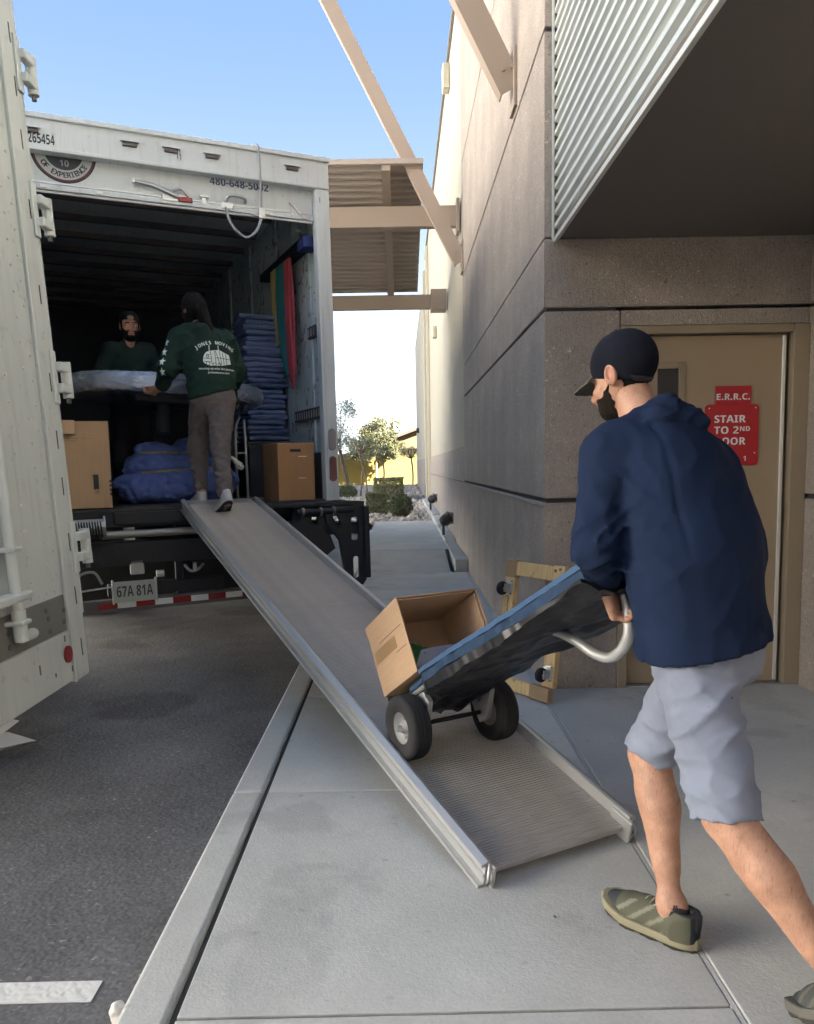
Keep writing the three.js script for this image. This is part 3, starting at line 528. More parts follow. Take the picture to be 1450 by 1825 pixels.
/* ------------------------------------------------------------------ neighbouring trailer: only its swung-back door shows */
{
  const t = thing('parked_trailer', 'white riveted trailer door hanging open along the edge of the lot', 'trailer');
  t.position.set(-1.646, 0.30, -3.83); t.rotation.z = 3.05 * D;
  const w = (n, g, m, p) => part(n, g, m, p || t);
  // door: local y 0 at its foot, z 0 at the hinge edge, coming toward +z
  const door = w('door', bb(-0.05, 0, 0.02, 3.42, 0.17, 1.22, 0.004), M.trailer);
  w('edge_rail', bb(-0.06, 0.014, 0.0, 3.42, 0.0, 0.168, 0.012), M.trailer, door);
  w('rail_bead', bb(0.008, 0.02, 0.0, 3.42, 0.158, 0.176, 0.005), M.trailer, door);
  w('foot_band', bb(-0.02, 0.012, 0.015, 0.262, 0.18, 1.22, 0.008), M.trailer, door);
  w('scuff_plate', bb(-0.02, 0.006, 0.268, 0.445, 0.18, 1.22, 0.003), std([0.23, 0.225, 0.20], 0.55, 0.2, { bumpMap: T.fine, bumpScale: 0.001 }), door);
  const rv = new THREE.SphereGeometry(0.0075, 8, 5, 0, Math.PI * 2, 0, Math.PI / 2); rv.rotateZ(-Math.PI / 2);
  const rivet = (y, z) => { const o = w('rivet', rv, M.trailer, door); o.position.set(0.0, y, z); };
  for (const z of [0.22, 0.30, 0.47, 0.86]) for (let y = 0.55; y < 3.3; y += 0.115) rivet(y + (z > 0.25 && z < 0.4 ? 0.05 : 0), z);
  for (let z = 0.26; z < 0.95; z += 0.075) rivet(0.475, z);
  for (const y of [0.155, 0.42, 0.69, 0.97, 1.2, 1.48, 1.9, 2.3, 2.62, 2.86, 3.1]) w('slot', bb(0.0135, 0.0152, y - 0.045, y + 0.045, 0.062, 0.072), M.black, door);
  for (const [y, z] of [[0.30, 0.36], [0.36, 0.36], [0.315, 0.21], [0.37, 0.2], [0.31, 0.72], [0.37, 0.72], [0.31, 0.98], [0.40, 0.38]]) w('bolt', rod([0.004, y, z], [0.011, y, z], 0.013, 8), M.kick, door);
  for (const [y, z, h] of [[0.13, 0.5, 0.045], [0.08, 0.36, 0.02], [0.22, 0.23, 0.03], [0.06, 0.185, 0.03]]) w('chip', bb(0.0115, 0.0135, y, y + h, z, z + 0.012), M.kick, door);
  w('reflector', rod([0.008, 0.155, 0.225], [0.02, 0.155, 0.225], 0.042, 24), M.redLens, door);
  for (const y of [0.66, 1.51, 2.31, 2.98]) {
    const h = w('hinge', join([bb(0.014, 0.026, y - 0.13, y + 0.13, 0.0, 0.05, 0.01), bb(0.014, 0.055, y + 0.03, y + 0.075, -0.10, 0.02, 0.008), bb(0.014, 0.055, y - 0.075, y - 0.03, -0.10, 0.02, 0.008), rod([0.03, y - 0.095, -0.085], [0.03, y + 0.085, -0.085], 0.026, 14)]), M.trailer, door);
    w('hinge_pin', rod([0.03, y - 0.12, -0.085], [0.03, y - 0.095, -0.085], 0.012, 8), M.kick, h);
  }
  w('lock_rod', join([rod([0.05, 0.44, 0.70], [0.05, 3.35, 0.70], 0.024, 14), rod([0.05, 0.33, 0.70], [0.05, 0.46, 0.70], 0.029, 14), rod([0.05, 0.345, 0.70], [0.03, 0.335, 0.56], 0.024, 12), bb(0.0, 0.085, 0.50, 0.535, 0.62, 0.98, 0.01), bb(0.0, 0.085, 0.40, 0.42, 0.66, 0.74, 0.008), bb(0.0, 0.085, 0.71, 0.73, 0.66, 0.74, 0.006)]), M.trailer, door);
  // body behind the door, running away along the lot
  const body = new THREE.Group(); body.name = 'body'; t.add(body); body.rotation.y = 37 * D; body.position.set(-0.02, 0, -0.1);
  w('side_wall', bb(-0.06, 0, 0.3, 3.4, -3.2, -0.03), M.trailer, body); w('side_wall', bb(-2.55, -2.49, 0.3, 3.4, -3.2, -0.03), M.trailer, body);
  w('floor', bb(-2.49, -0.06, 0.3, 0.42, -3.2, -0.03), M.kick, body); w('roof', bb(-2.49, -0.06, 3.34, 3.4, -3.2, -0.03), M.trailer, body); w('front_wall', bb(-2.49, -0.06, 0.42, 3.34, -3.2, -3.14), M.trailer, body);
  for (const x of [-2.3, -0.35]) { const g = new THREE.CylinderGeometry(0.42, 0.42, 0.26, 28); g.rotateZ(Math.PI / 2); g.translate(x, 0.0, -1.6); w('tyre', g, M.rubber, body); }
}

/* ------------------------------------------------------------------ loading ramp */
{
  const r = thing('loading_ramp', 'long aluminium loading ramp with ribbed deck from sidewalk to truck bed', 'ramp');
  r.position.set(0.512, 0.0, -2.415); r.rotation.order = 'YXZ'; r.rotation.set(12.75 * D, 27.4 * D, 0);
  const L = 4.56, HWI = 0.295;
  // side rails: one extruded section with top flange, web and foot flange
  const rail = s => {
    const sec = [[0, 0], [0.036, 0], [0.036, 0.009], [0.016, 0.011], [0.016, 0.036], [0.022, 0.040], [0.022, 0.046], [0.016, 0.050], [0.016, 0.076], [0.032, 0.078], [0.032, 0.087], [0.010, 0.096], [0, 0.094]];
    const sh = new THREE.Shape(sec.map(([x, y]) => new THREE.Vector2(x * s, y)));
    const g = new THREE.ExtrudeGeometry(sh, { depth: L, bevelEnabled: true, bevelSize: 0.0015, bevelThickness: 0.0015, bevelSegments: 1 });
    g.translate(s * HWI, 0, -L); return boxUV(g);
  };
  for (const s of [-1, 1]) {
    const o = part('side_rail', rail(s), M.alu, r);
    part('end_casting', join([bb(Math.min(s * (HWI - 0.012), s * HWI), Math.max(s * (HWI - 0.012), s * HWI), 0.0, 0.085, -0.08, 0.024, 0.004), tube([[s * (HWI + 0.002), 0.010, 0.0], [s * (HWI + 0.016), 0.045, 0.022], [s * (HWI + 0.002), 0.086, 0.0]], 0.006, 12, 6)]), M.alu, o);
    for (let i = 0; i < 9; i++) part('rivet', rod([s * (HWI + 0.014), 0.063, -0.35 - i * 0.5], [s * (HWI + 0.020), 0.063, -0.35 - i * 0.5], 0.008, 8), M.alu, o);
  }
  // deck panels with transverse anti-slip ribs
  const edges = [0.01, 0.30, 0.62, 1.02, 1.42, 1.82, 2.22, 2.62, 3.02, 3.42, 3.82, 4.22, 4.54];
  for (let i = 0; i + 1 < edges.length; i++) {
    const z0 = edges[i] + 0.0015, z1 = edges[i + 1] - 0.0015, pos = [], top = 0.05, pt = 0.0125, n = Math.floor((z1 - z0) / pt), p = (z1 - z0) / n, pr = [[z0, top - 0.02], [z0, top]];
    for (let k = 0; k < n; k++) { const a = z0 + k * p; pr.push([a + p * 0.45, top], [a + p * 0.55, top + 0.0032], [a + p * 0.85, top + 0.0032], [a + p * 0.95, top]); }
    pr.push([z1, top], [z1, top - 0.02], [z0, top - 0.02]);
    for (let k = 0; k + 1 < pr.length; k++) { const [a, ya] = pr[k], [b, yb] = pr[k + 1], x = HWI - 0.001; pos.push(-x, ya, -a, x, ya, -a, x, yb, -b, -x, ya, -a, x, yb, -b, -x, yb, -b); }
    const g = new THREE.BufferGeometry(); g.setAttribute('position', new THREE.Float32BufferAttribute(pos, 3)); g.computeVertexNormals(); boxUV(g);
    part('deck_panel', g, M.deck, r);
  }
  for (let z = 0.3; z < 4.5; z += 0.6) part('cross_member', bb(-HWI + 0.002, HWI - 0.002, 0.004, 0.029, -z - 0.03, -z + 0.03, 0.003), M.alu, r);
  part('hook_lip', bb(-HWI, HWI, 0.03, 0.052, -4.68, -4.542, 0.004), M.alu, r);
}

/* ------------------------------------------------------------------ hand truck, wrapped pad and open carton */
const HT = (() => {
  const phi = 32 * D, e = V(0.88, 0, -0.475).normalize(), b = V(e.z * -1, 0, e.x), up = V(0, 1, 0);
  const d = b.clone().multiplyScalar(Math.cos(phi)).addScaledVector(up, Math.sin(phi)), n = b.clone().multiplyScalar(-Math.sin(phi)).addScaledVector(up, Math.cos(phi));
  const m = new THREE.Matrix4().makeBasis(e, d, n.clone().negate()); m.setPosition(0.19, 0.322, -2.955); return m;
})();
const onHT = o => { o.position.setFromMatrixPosition(HT); o.quaternion.setFromRotationMatrix(HT); return o; };
const htPoint = (x, y, z) => V(x, y, z).applyMatrix4(HT);
{
  const h = onHT(thing('hand_truck', 'two-wheeled aluminium hand truck with curved loop handle on the ramp', 'hand truck'));
  for (const s of [-1, 1]) {
    const w = new THREE.Group(); w.name = 'wheel'; h.add(w); w.position.x = s * 0.205;
    const tp = [[0.062, -0.034], [0.085, -0.043], [0.108, -0.044], [0.121, -0.038], [0.1255, -0.028], [0.127, -0.02], [0.1245, -0.018], [0.1245, -0.015], [0.127, -0.013], [0.127, -0.004], [0.1245, -0.002], [0.1245, 0.002], [0.127, 0.004], [0.127, 0.013], [0.1245, 0.015], [0.1245, 0.018], [0.127, 0.02], [0.1255, 0.028], [0.121, 0.038], [0.108, 0.044], [0.085, 0.043], [0.062, 0.034]];
    const tg = new THREE.LatheGeometry(tp.map(q => new THREE.Vector2(...q)), 44); tg.rotateZ(Math.PI / 2); part('tyre', tg, M.rubber, w);
    const rp = [[0.012, -0.03], [0.02, -0.03], [0.024, -0.012], [0.05, -0.008], [0.056, -0.03], [0.066, -0.033], [0.066, 0.033], [0.056, 0.03], [0.05, 0.008], [0.024, 0.012], [0.02, 0.03], [0.012, 0.03]];
    const rg = new THREE.LatheGeometry(rp.map(q => new THREE.Vector2(...q)), 32); rg.rotateZ(Math.PI / 2); const rim = part('rim', rg, std([0.34, 0.335, 0.32], 0.6, 0.3), w);
    part('hub', rod([-0.05, 0, 0], [0.05, 0, 0], 0.013, 12), M.steel, rim);
    for (let i = 0; i < 4; i++) { const a = i * Math.PI / 2 + 0.4; part('bolt', rod([s * 0.008, Math.cos(a) * 0.037, Math.sin(a) * 0.037], [s * 0.02, Math.cos(a) * 0.037, Math.sin(a) * 0.037], 0.006, 6), M.steel, rim); }
    const pl = new THREE.Shape([[-0.10, -0.04], [-0.10, 0.10], [-0.055, 0.12], [0.035, 0.03], [0.035, -0.025], [-0.02, -0.035]].map(q => new THREE.Vector2(...q)));
    pl.holes.push(new THREE.Path([[-0.075, 0.01], [-0.075, 0.05], [-0.05, 0.045], [-0.035, 0.015]].map(q => new THREE.Vector2(...q))));
    const pg = new THREE.ExtrudeGeometry(pl, { depth: 0.02, bevelEnabled: true, bevelSize: 0.002, bevelThickness: 0.002, bevelSegments: 1 }); pg.rotateY(-Math.PI / 2); pg.translate(s * 0.145 + 0.01, 0, 0); // plate in the y-z plane
    part('axle_bracket', boxUV(pg), M.alu, h);
    part('frame_rail', rod([s * 0.14, -0.155, -0.118], [s * 0.14, 0.92, -0.118], 0.014, 12), M.alu, h);
  }
  part('axle', rod([-0.21, 0, 0], [0.21, 0, 0], 0.009, 10), M.blackSteel, h);
  for (const y of [0.05, 0.35, 0.65, 0.9]) part('cross_bar', rod([-0.14, y, -0.118], [0.14, y, -0.118], 0.011, 10), M.alu, h);
  part('nose_plate', bb(-0.185, 0.185, -0.164, -0.156, -0.40, -0.10, 0.003), M.kick, h);
  part('loop_handle', tube([[0, 0.66, -0.108], [0, 0.74, -0.095], [0, 0.80, -0.06], [0, 0.87, 0.0], [0, 0.93, 0.065], [0, 0.985, 0.095], [0, 1.04, 0.09], [0, 1.09, 0.06], [0, 1.118, 0.01], [0, 1.128, -0.05], [0, 1.11, -0.11], [0, 1.06, -0.135], [0, 0.9, -0.135]], 0.0165, 90, 14), M.alu, h);
  // moving pad: thick quilted slab, blue outside and black lining with slack folds
  const pad = onHT(thing('moving_pad', 'blue quilted moving pad with black lining draped over the hand truck', 'blanket'));
  const slab = (z0, z1, x0, x1, y0, y1, amp, s) => {
    const g = new THREE.BoxGeometry(x1 - x0, y1 - y0, z1 - z0, 48, 140, 2); g.translate((x0 + x1) / 2, (y0 + y1) / 2, (z0 + z1) / 2);
    const p = g.attributes.position;
    for (let i = 0; i < p.count; i++) {
      let x = p.getX(i), y = p.getY(i), z = p.getZ(i);
      const f = P3.noise(x * 5 + y * 3.2 + s, y * 2.6 - x * 7, s), f2 = P3.noise(x * 14 + y * 5, y * 9 - x * 11, s + 4), sag = Math.sin(x * 9 + y * 6.5 + 1.5 * f);
      if (amp > 0.01 && z > z0 + 0.005) z += 0.015 * Math.pow(1 - Math.min(1, Math.abs(P3.noise(x * 2.5 + y * 3.2 + 2, y * 1.2 - x * 5, 4)) * 1.6), 2) + 0.004 * Math.pow(1 - Math.min(1, Math.abs(P3.noise(x * 6 + y * 9, y * 4 - x * 12, 9)) * 2), 2) - 0.006;
      z += amp * (f * 1.3 + f2 * 0.5 + 0.5 * sag) * (z > z0 + 0.01 ? 1 : 0.4);
      z -= 0.02 * smooth(0.18, 0.26, Math.abs(x)) - 0.03 * smooth(0.05, -0.13, y) * 0.3;
      z += 0.020 * smooth(0.1, 1.1, y); x *= mix(0.155 / 0.24, 1, smooth(0.10, 0.30, y)); if (x < 0) x *= mix(1, 0.76, smooth(0.35, 1.2, y));
      x += 0.008 * P3.noise(y * 7, s, 2) + (Math.abs(x) > 0.2 ? 0.006 * P3.noise(y * 23, s, 5) : 0);
      p.setXYZ(i, x, y, z);
    }
    g.computeVertexNormals(); return g;
  };
  part('quilted_face', slab(-0.122, -0.090, -0.235, 0.235, -0.06, 1.19, 0.004, 3.3), std([0.035, 0.075, 0.15], 0.9, 0, { bumpMap: T.quilt, bumpScale: 0.006 }), pad);
  part('fold_edge', slab(-0.134, -0.118, -0.240, -0.20, 0.0, 1.195, 0.003, 7.3), std([0.045, 0.095, 0.185], 0.9), pad);
  part('lining', slab(-0.086, -0.066, -0.240, 0.242, -0.13, 1.185, 0.012, 9.1), std([0.014, 0.015, 0.018], 0.36), pad);

  // open carton riding on the nose plate
  const c = onHT(thing('carton', 'open cardboard box riding on the hand truck', 'box'));
  const t = 0.006, x0 = -0.2, x1 = 0.185, y0 = -0.15, y1 = 0.185, z0 = -0.475, z1 = -0.165;
  part('side_panel', bb(x0, x0 + t, y0, y1, z0, z1, 0.002), M.card, c);
  part('side_panel', bb(x1 - t, x1, y0, y1, z0, z1, 0.002), M.card, c);
  part('side_panel', bb(x0 + t, x1 - t, y0, y1, z0, z0 + t, 0.002), M.card, c);
  part('side_panel', bb(x0 + t, x1 - t, y0, y1, z1 - t, z1, 0.002), M.card, c);
  part('bottom_panel', bb(x0 + t, x1 - t, y0, y0 + t, z0 + t, z1 - t, 0.001), M.card, c);
  part('inner_flap', bb(x0 + t + 0.003, x1 - t - 0.02, y1 - 0.15, y1 - 0.004, z0 + t + 0.004, z0 + t + 0.009, 0.001), M.card, c);
  part('inner_flap', bb(x1 - t - 0.012, x1 - t - 0.007, y1 - 0.15, y1 - 0.006, z0 + 0.02, z1 - 0.02, 0.001), M.card, c);
  const tp = part('tape', bb(x0 - 0.0012, x0 - 0.0002, y0 + 0.02, y1 - 0.10, -0.35, -0.30), M.tape, c);
  part('print_mark', bb(x0 - 0.0012, x0 - 0.0002, y0 + 0.09, y1 - 0.02, -0.37, -0.3685), M.inkDark, c);
  part('print_mark', bb(x0 - 0.0012, x0 - 0.0002, y1 - 0.12, y1 - 0.02, -0.285, -0.2835), M.inkDark, c);
  part('torn_edge', join([bb(x0, x0 + 0.01, y0 - 0.008, y0, z0 + 0.0, z0 + 0.05, 0.002), bb(x0 + 0.03, x0 + 0.08, y0 - 0.01, y0, z0, z0 + 0.006, 0.002)]), M.card, c);
  const ct = canvasTex(512, 160, g => { g.fillStyle = '#d5d6e4'; g.fillRect(0, 0, 512, 160); g.fillStyle = '#3b3f66'; g.font = 'italic bold 60px sans-serif'; g.strokeStyle = '#3b3f66'; g.lineWidth = 7; g.lineCap = 'round'; for (let i = 0; i < 9; i++) { const x = 215 + i * 30, y = 128 - i * 9; g.beginPath(); g.moveTo(x, y); g.bezierCurveTo(x + 22, y - 40 - (i % 3) * 8, x + 4, y - 8, x + 20, y - 30 + (i % 2) * 12); g.stroke(); } g.fillRect(30, 30, 12, 8); });
  const fl = new THREE.PlaneGeometry(0.33, 0.115, 12, 4); { const p = fl.attributes.position; for (let i = 0; i < p.count; i++) p.setZ(i, 0.008 * Math.sin(p.getX(i) * 14) + 0.01 * p.getY(i)); fl.computeVertexNormals(); }
  const f = part('printed_flap', fl, std('#ffffff', 0.7, 0, { map: ct, side: THREE.DoubleSide }), c); f.position.set(-0.02, 0.20, -0.205); f.rotation.set(-0.42, 0, 0.06);
  const gb = onHT(thing('green_bag', 'crumpled green bag lying inside the open cardboard box', 'bag'));
  const bg = nets([-0.13, -0.145, -0.40], [0.08, -0.03, -0.22], 0.007, (x, y, z) => ell([-0.03, -0.105, -0.30], [0.075, 0.035, 0.06])(x, y, z) + 0.012 * P3.noise(x * 40, y * 40, z * 40));
  part('sack', bg, std([0.05, 0.24, 0.07], 0.6), gb);
}

/* ------------------------------------------------------------------ wooden dolly leaning on the corner */
{
  const d = thing('furniture_dolly', 'wooden furniture dolly with black casters leaning against the wall corner', 'dolly');
  d.position.set(0.695, 0.002, -4.30); const X = V(0.575, 0, 0.818).normalize(), Y = V(0, 1, 0), Z = X.clone().cross(Y);
  d.quaternion.setFromRotationMatrix(new THREE.Matrix4().makeBasis(X, Y, Z)).multiply(new THREE.Quaternion().setFromEuler(new THREE.Euler(-8.5 * D, 0, 0)));
  const carpet = std([0.40, 0.27, 0.15], 0.95, 0, { bumpMap: T.fine, bumpScale: 0.004 });
  part('post', bb(-0.235, -0.15, 0.0, 0.765, -0.02, 0.02, 0.006), M.wood, d);
  part('post', bb(0.15, 0.235, 0.075, 0.765, -0.02, 0.02, 0.006), M.wood, d);
  part('cross_bar', bb(-0.149, 0.149, 0.675, 0.76, -0.018, 0.018, 0.006), M.wood, d);
  const low = part('cross_bar', bb(-0.232, 0.245, 0.0, 0.074, 0.0205, 0.058, 0.006), M.wood, d);
  part('carpet_pad', bb(0.10, 0.249, -0.001, 0.078, 0.019, 0.063, 0.006), carpet, low);
  part('carpet_pad', bb(-0.238, -0.11, -0.001, 0.078, 0.019, 0.063, 0.006), carpet, low);
  part('carpet_pad', bb(-0.238, -0.147, 0.66, 0.768, -0.024, 0.024, 0.006), carpet, d);
  for (const [x, y] of [[-0.195, 0.60], [0.19, 0.60], [0.19, 0.155], [-0.195, 0.155]]) {
    const c = part('caster', join([bb(x - 0.035, x + 0.035, y - 0.045, y + 0.045, 0.0205, 0.025, 0.002), bb(x - 0.022, x - 0.016, y - 0.03, y + 0.02, 0.025, 0.075, 0.002), bb(x + 0.016, x + 0.022, y - 0.03, y + 0.02, 0.025, 0.075, 0.002)]), M.steel, d);
    const wg = new THREE.LatheGeometry([[0.006, -0.013], [0.03, -0.013], [0.04, -0.010], [0.042, 0], [0.04, 0.010], [0.03, 0.013], [0.006, 0.013]].map(p => new THREE.Vector2(...p)), 28); wg.rotateZ(Math.PI / 2); wg.translate(x - 0.004, y - 0.01, 0.068);
    part('caster_wheel', wg, M.rubber, c);
    for (const [a, b] of [[-0.027, 0.038], [0.027, 0.038], [0.027, -0.038], [-0.027, -0.038]]) part('bolt', rod([x + a, y + b, 0.025], [x + a, y + b, 0.028], 0.005, 6), M.kick, c);
  }
  for (const [a, b] of [[0.17, 0.735], [0.205, 0.745], [0.22, 0.71]]) part('bolt', rod([a, b, 0.02], [a, b, 0.0225], 0.009, 10), M.kick, d);
  const wr = canvasTex(64, 256, g => { g.clearRect(0, 0, 64, 256); g.strokeStyle = '#2a2430'; g.lineWidth = 5; g.lineCap = 'round'; let y = 20; for (let i = 0; i < 7; i++) { g.beginPath(); g.moveTo(12 + (i * 13) % 20, y); g.bezierCurveTo(60, y + 4, 8, y + 18, 44, y + 22); g.stroke(); y += 32; } });
  for (const [x, y] of [[-0.19, 0.46], [0.195, 0.38]]) { const o = part('scrawl', new THREE.PlaneGeometry(0.05, 0.2), std('#ffffff', 0.8, 0, { map: wr, transparent: true, alphaTest: 0.3 }), d); o.position.set(x, y, 0.0213); }
}

/* ------------------------------------------------------------------ small things on the ground */
{
  const sheet = (pts, h) => { const g = new THREE.BufferGeometry(), q = []; for (let i = 1; i + 1 < pts.length; i++) for (const k of [0, i, i + 1]) q.push(...pts[k]); g.setAttribute('position', new THREE.Float32BufferAttribute(q, 3)); g.computeVertexNormals(); boxUV(g); const g2 = g.clone(); g2.translate(0, -h, 0); return join([g, g2]); };
  thingMesh('cardboard_sheet', sheet([[-2.3, -0.10, -3.62], [-2.12, -0.075, -3.76], [-2.02, -0.114, -3.99], [-2.2, -0.085, -4.05], [-2.34, -0.07, -3.98]], 0.004), M.paper, 'white folded paper sheet lying flat on the asphalt under the trailer door', 'paper');
  thingMesh('cardboard_sheet', sheet([[-2.34, -0.11, -3.74], [-2.20, -0.075, -3.90], [-2.15, -0.03, -4.08], [-2.36, 0.0, -4.1]], 0.004), M.paper, 'white paper flap bent upward behind the flat sheet by the trailer door', 'paper');
  const st = nets([-0.80, -0.125, -1.86], [-0.70, -0.02, -1.76], 0.006, (x, y, z) => U(0.02, [ell([-0.752, -0.075, -1.81], [0.02, 0.045, 0.018]), ell([-0.757, -0.035, -1.812], [0.018, 0.014, 0.016])])(x, y, z) + 0.006 * P3.noise(x * 60, y * 60, z * 60));
  thingMesh('pale_stone', st, std([0.62, 0.58, 0.54], 0.9), 'small pale stone resting against the kerb face on asphalt', 'stone');
  const pk = [[1.43, -2.36], [1.46, -2.33], [1.50, -2.38], [1.55, -2.345], [1.40, -2.37], [0.43, -2.1], [0.47, -2.62]];
  pk.forEach(([x, z], i) => { const g = new THREE.IcosahedronGeometry(0.0045, 1); g.scale(1.8, 0.35, 1); const o = thingMesh('pebble', g, M.kick, i < 5 ? 'dark fleck in a small cluster on the concrete beside the bare rear leg' : i < 6 ? 'dark fleck on the concrete ahead of the tan shoe' : 'dark fleck on the concrete near the ramp foot', 'pebble', i < 5 ? 'dark flecks on the concrete' : undefined); o.position.set(x, 0.003, z); o.rotation.y = i; });
}
/* wall-washer lamps at the foot of the wall */
{
  const lamp = (z, y, s, label) => { const l = thing('flood_lamp', label, 'lamp'); l.position.set(0.70, y, z); l.scale.setScalar(s);
    const sh = new THREE.LatheGeometry([[0.02, 0], [0.05, 0.01], [0.075, 0.06], [0.085, 0.16], [0.08, 0.165], [0.06, 0.06]].map(p => new THREE.Vector2(...p)), 20); sh.rotateZ(-1.05); sh.translate(-0.06, 0.16, 0);
    part('hood', sh, M.blackSteel, l); part('stem', rod([-0.02, 0, 0], [-0.02, 0.17, 0], 0.018), M.blackSteel, l); part('back_plate', bb(0.0, 0.125, 0.15, 0.30, -0.06, 0.06, 0.02), std([0.22, 0.2, 0.18], 0.6), l); };
  lamp(-12.2, 0.2, 1.25, 'nearer dark hooded floodlight on the low kerb at the wall foot'); lamp(-17.5, 0.30, 1.25, 'farther dark hooded floodlight on the low kerb at the wall foot');
}

/* ------------------------------------------------------------------ load inside the truck (built in truck coordinates) */
function tk(name, label, category, group, x = 0, y = 0, z = 0, turn = 0) { const o = thing(name, label, category, group); o.position.copy(inTruck(x, y, z)); o.rotation.y = TYAW + turn; return o; }
{ // two cartons by the door
  const box = (o, w, h, d, m = M.card) => {
    const t = 0.006; part('side_panel', bb(-w / 2, w / 2, 0, h, -t, 0, 0.003), m, o); part('side_panel', bb(-w / 2, w / 2, 0, h, -d, -d + t, 0.003), m, o);
    part('side_panel', bb(-w / 2, -w / 2 + t, 0, h, -d + t, -t, 0.002), m, o); part('side_panel', bb(w / 2 - t, w / 2, 0, h, -d + t, -t, 0.002), m, o);
    part('bottom_panel', bb(-w / 2 + t, w / 2 - t, 0, t, -d + t, -t), m, o);
  };
  const a = tk('carton', 'large upright cardboard box with hand hole just inside the truck by the trailer door', 'box', null, -0.955, 0.003, -0.04, 0.03);
  box(a, 0.60, 0.69, 0.5);
  const fl = (x0, x1, y, z0, z1, rx, rz) => { const g = bb(x0, x1, -0.003, 0.003, z0, z1, 0.002); g.rotateX(rx); g.rotateZ(rz); g.translate(0, y, 0); return g; };
  part('top_flap', fl(-0.3, 0.3, 0.692, -0.26, 0.0, -0.02, 0.015), M.card, a); part('top_flap', fl(-0.3, 0.3, 0.70, -0.5, -0.2, 0.03, -0.01), M.card, a);
  part('torn_flap', (() => { const g = bb(-0.28, 0.05, -0.003, 0.003, -0.02, 0.10, 0.002); g.rotateX(1.2); g.translate(0, 0.685, 0.006); return g; })(), M.card, a);
  part('hand_hole', bb(0.165, 0.205, 0.15, 0.27, -0.001, 0.0012), M.inkDark, a);
  part('hole_flap', bb(0.172, 0.207, 0.115, 0.155, 0.0005, 0.004, 0.001), M.tape, a);
  for (let i = 0; i < 4; i++) part('print_mark', bb(0.285, 0.298, 0.10 + i * 0.035, 0.122 + i * 0.035, 0.0003, 0.0012), M.inkDark, a);
  for (const [x, y, l] of [[-0.2, 0.56, 0.06], [-0.2, 0.54, 0.05], [-0.03, 0.56, 0.11], [-0.03, 0.54, 0.09], [0.10, 0.56, 0.08]]) part('print_line', bb(x, x + l, y, y + 0.004, 0.0003, 0.001), M.tape, a);
  const b = tk('carton', 'closed brown cardboard box with slot handle against the far truck wall', 'box', null, 0.925, 0.003, -0.10, 0.02);
  box(b, 0.345, 0.515, 0.48, std([0.80, 0.66, 0.52], 0.86, 0, { map: T.card })); part('top_flap', bb(-0.172, 0.172, 0.515, 0.521, -0.48, 0, 0.002), M.card, b);
  part('hand_hole', bb(-0.055, 0.045, 0.44, 0.465, -0.001, 0.0012), M.inkDark, b);
  part('tape', bb(0.02, 0.10, 0.395, 0.402, 0.0003, 0.001), M.paper, b); part('tape', bb(0.02, 0.09, 0.2, 0.205, 0.0003, 0.001), M.paper, b);
}
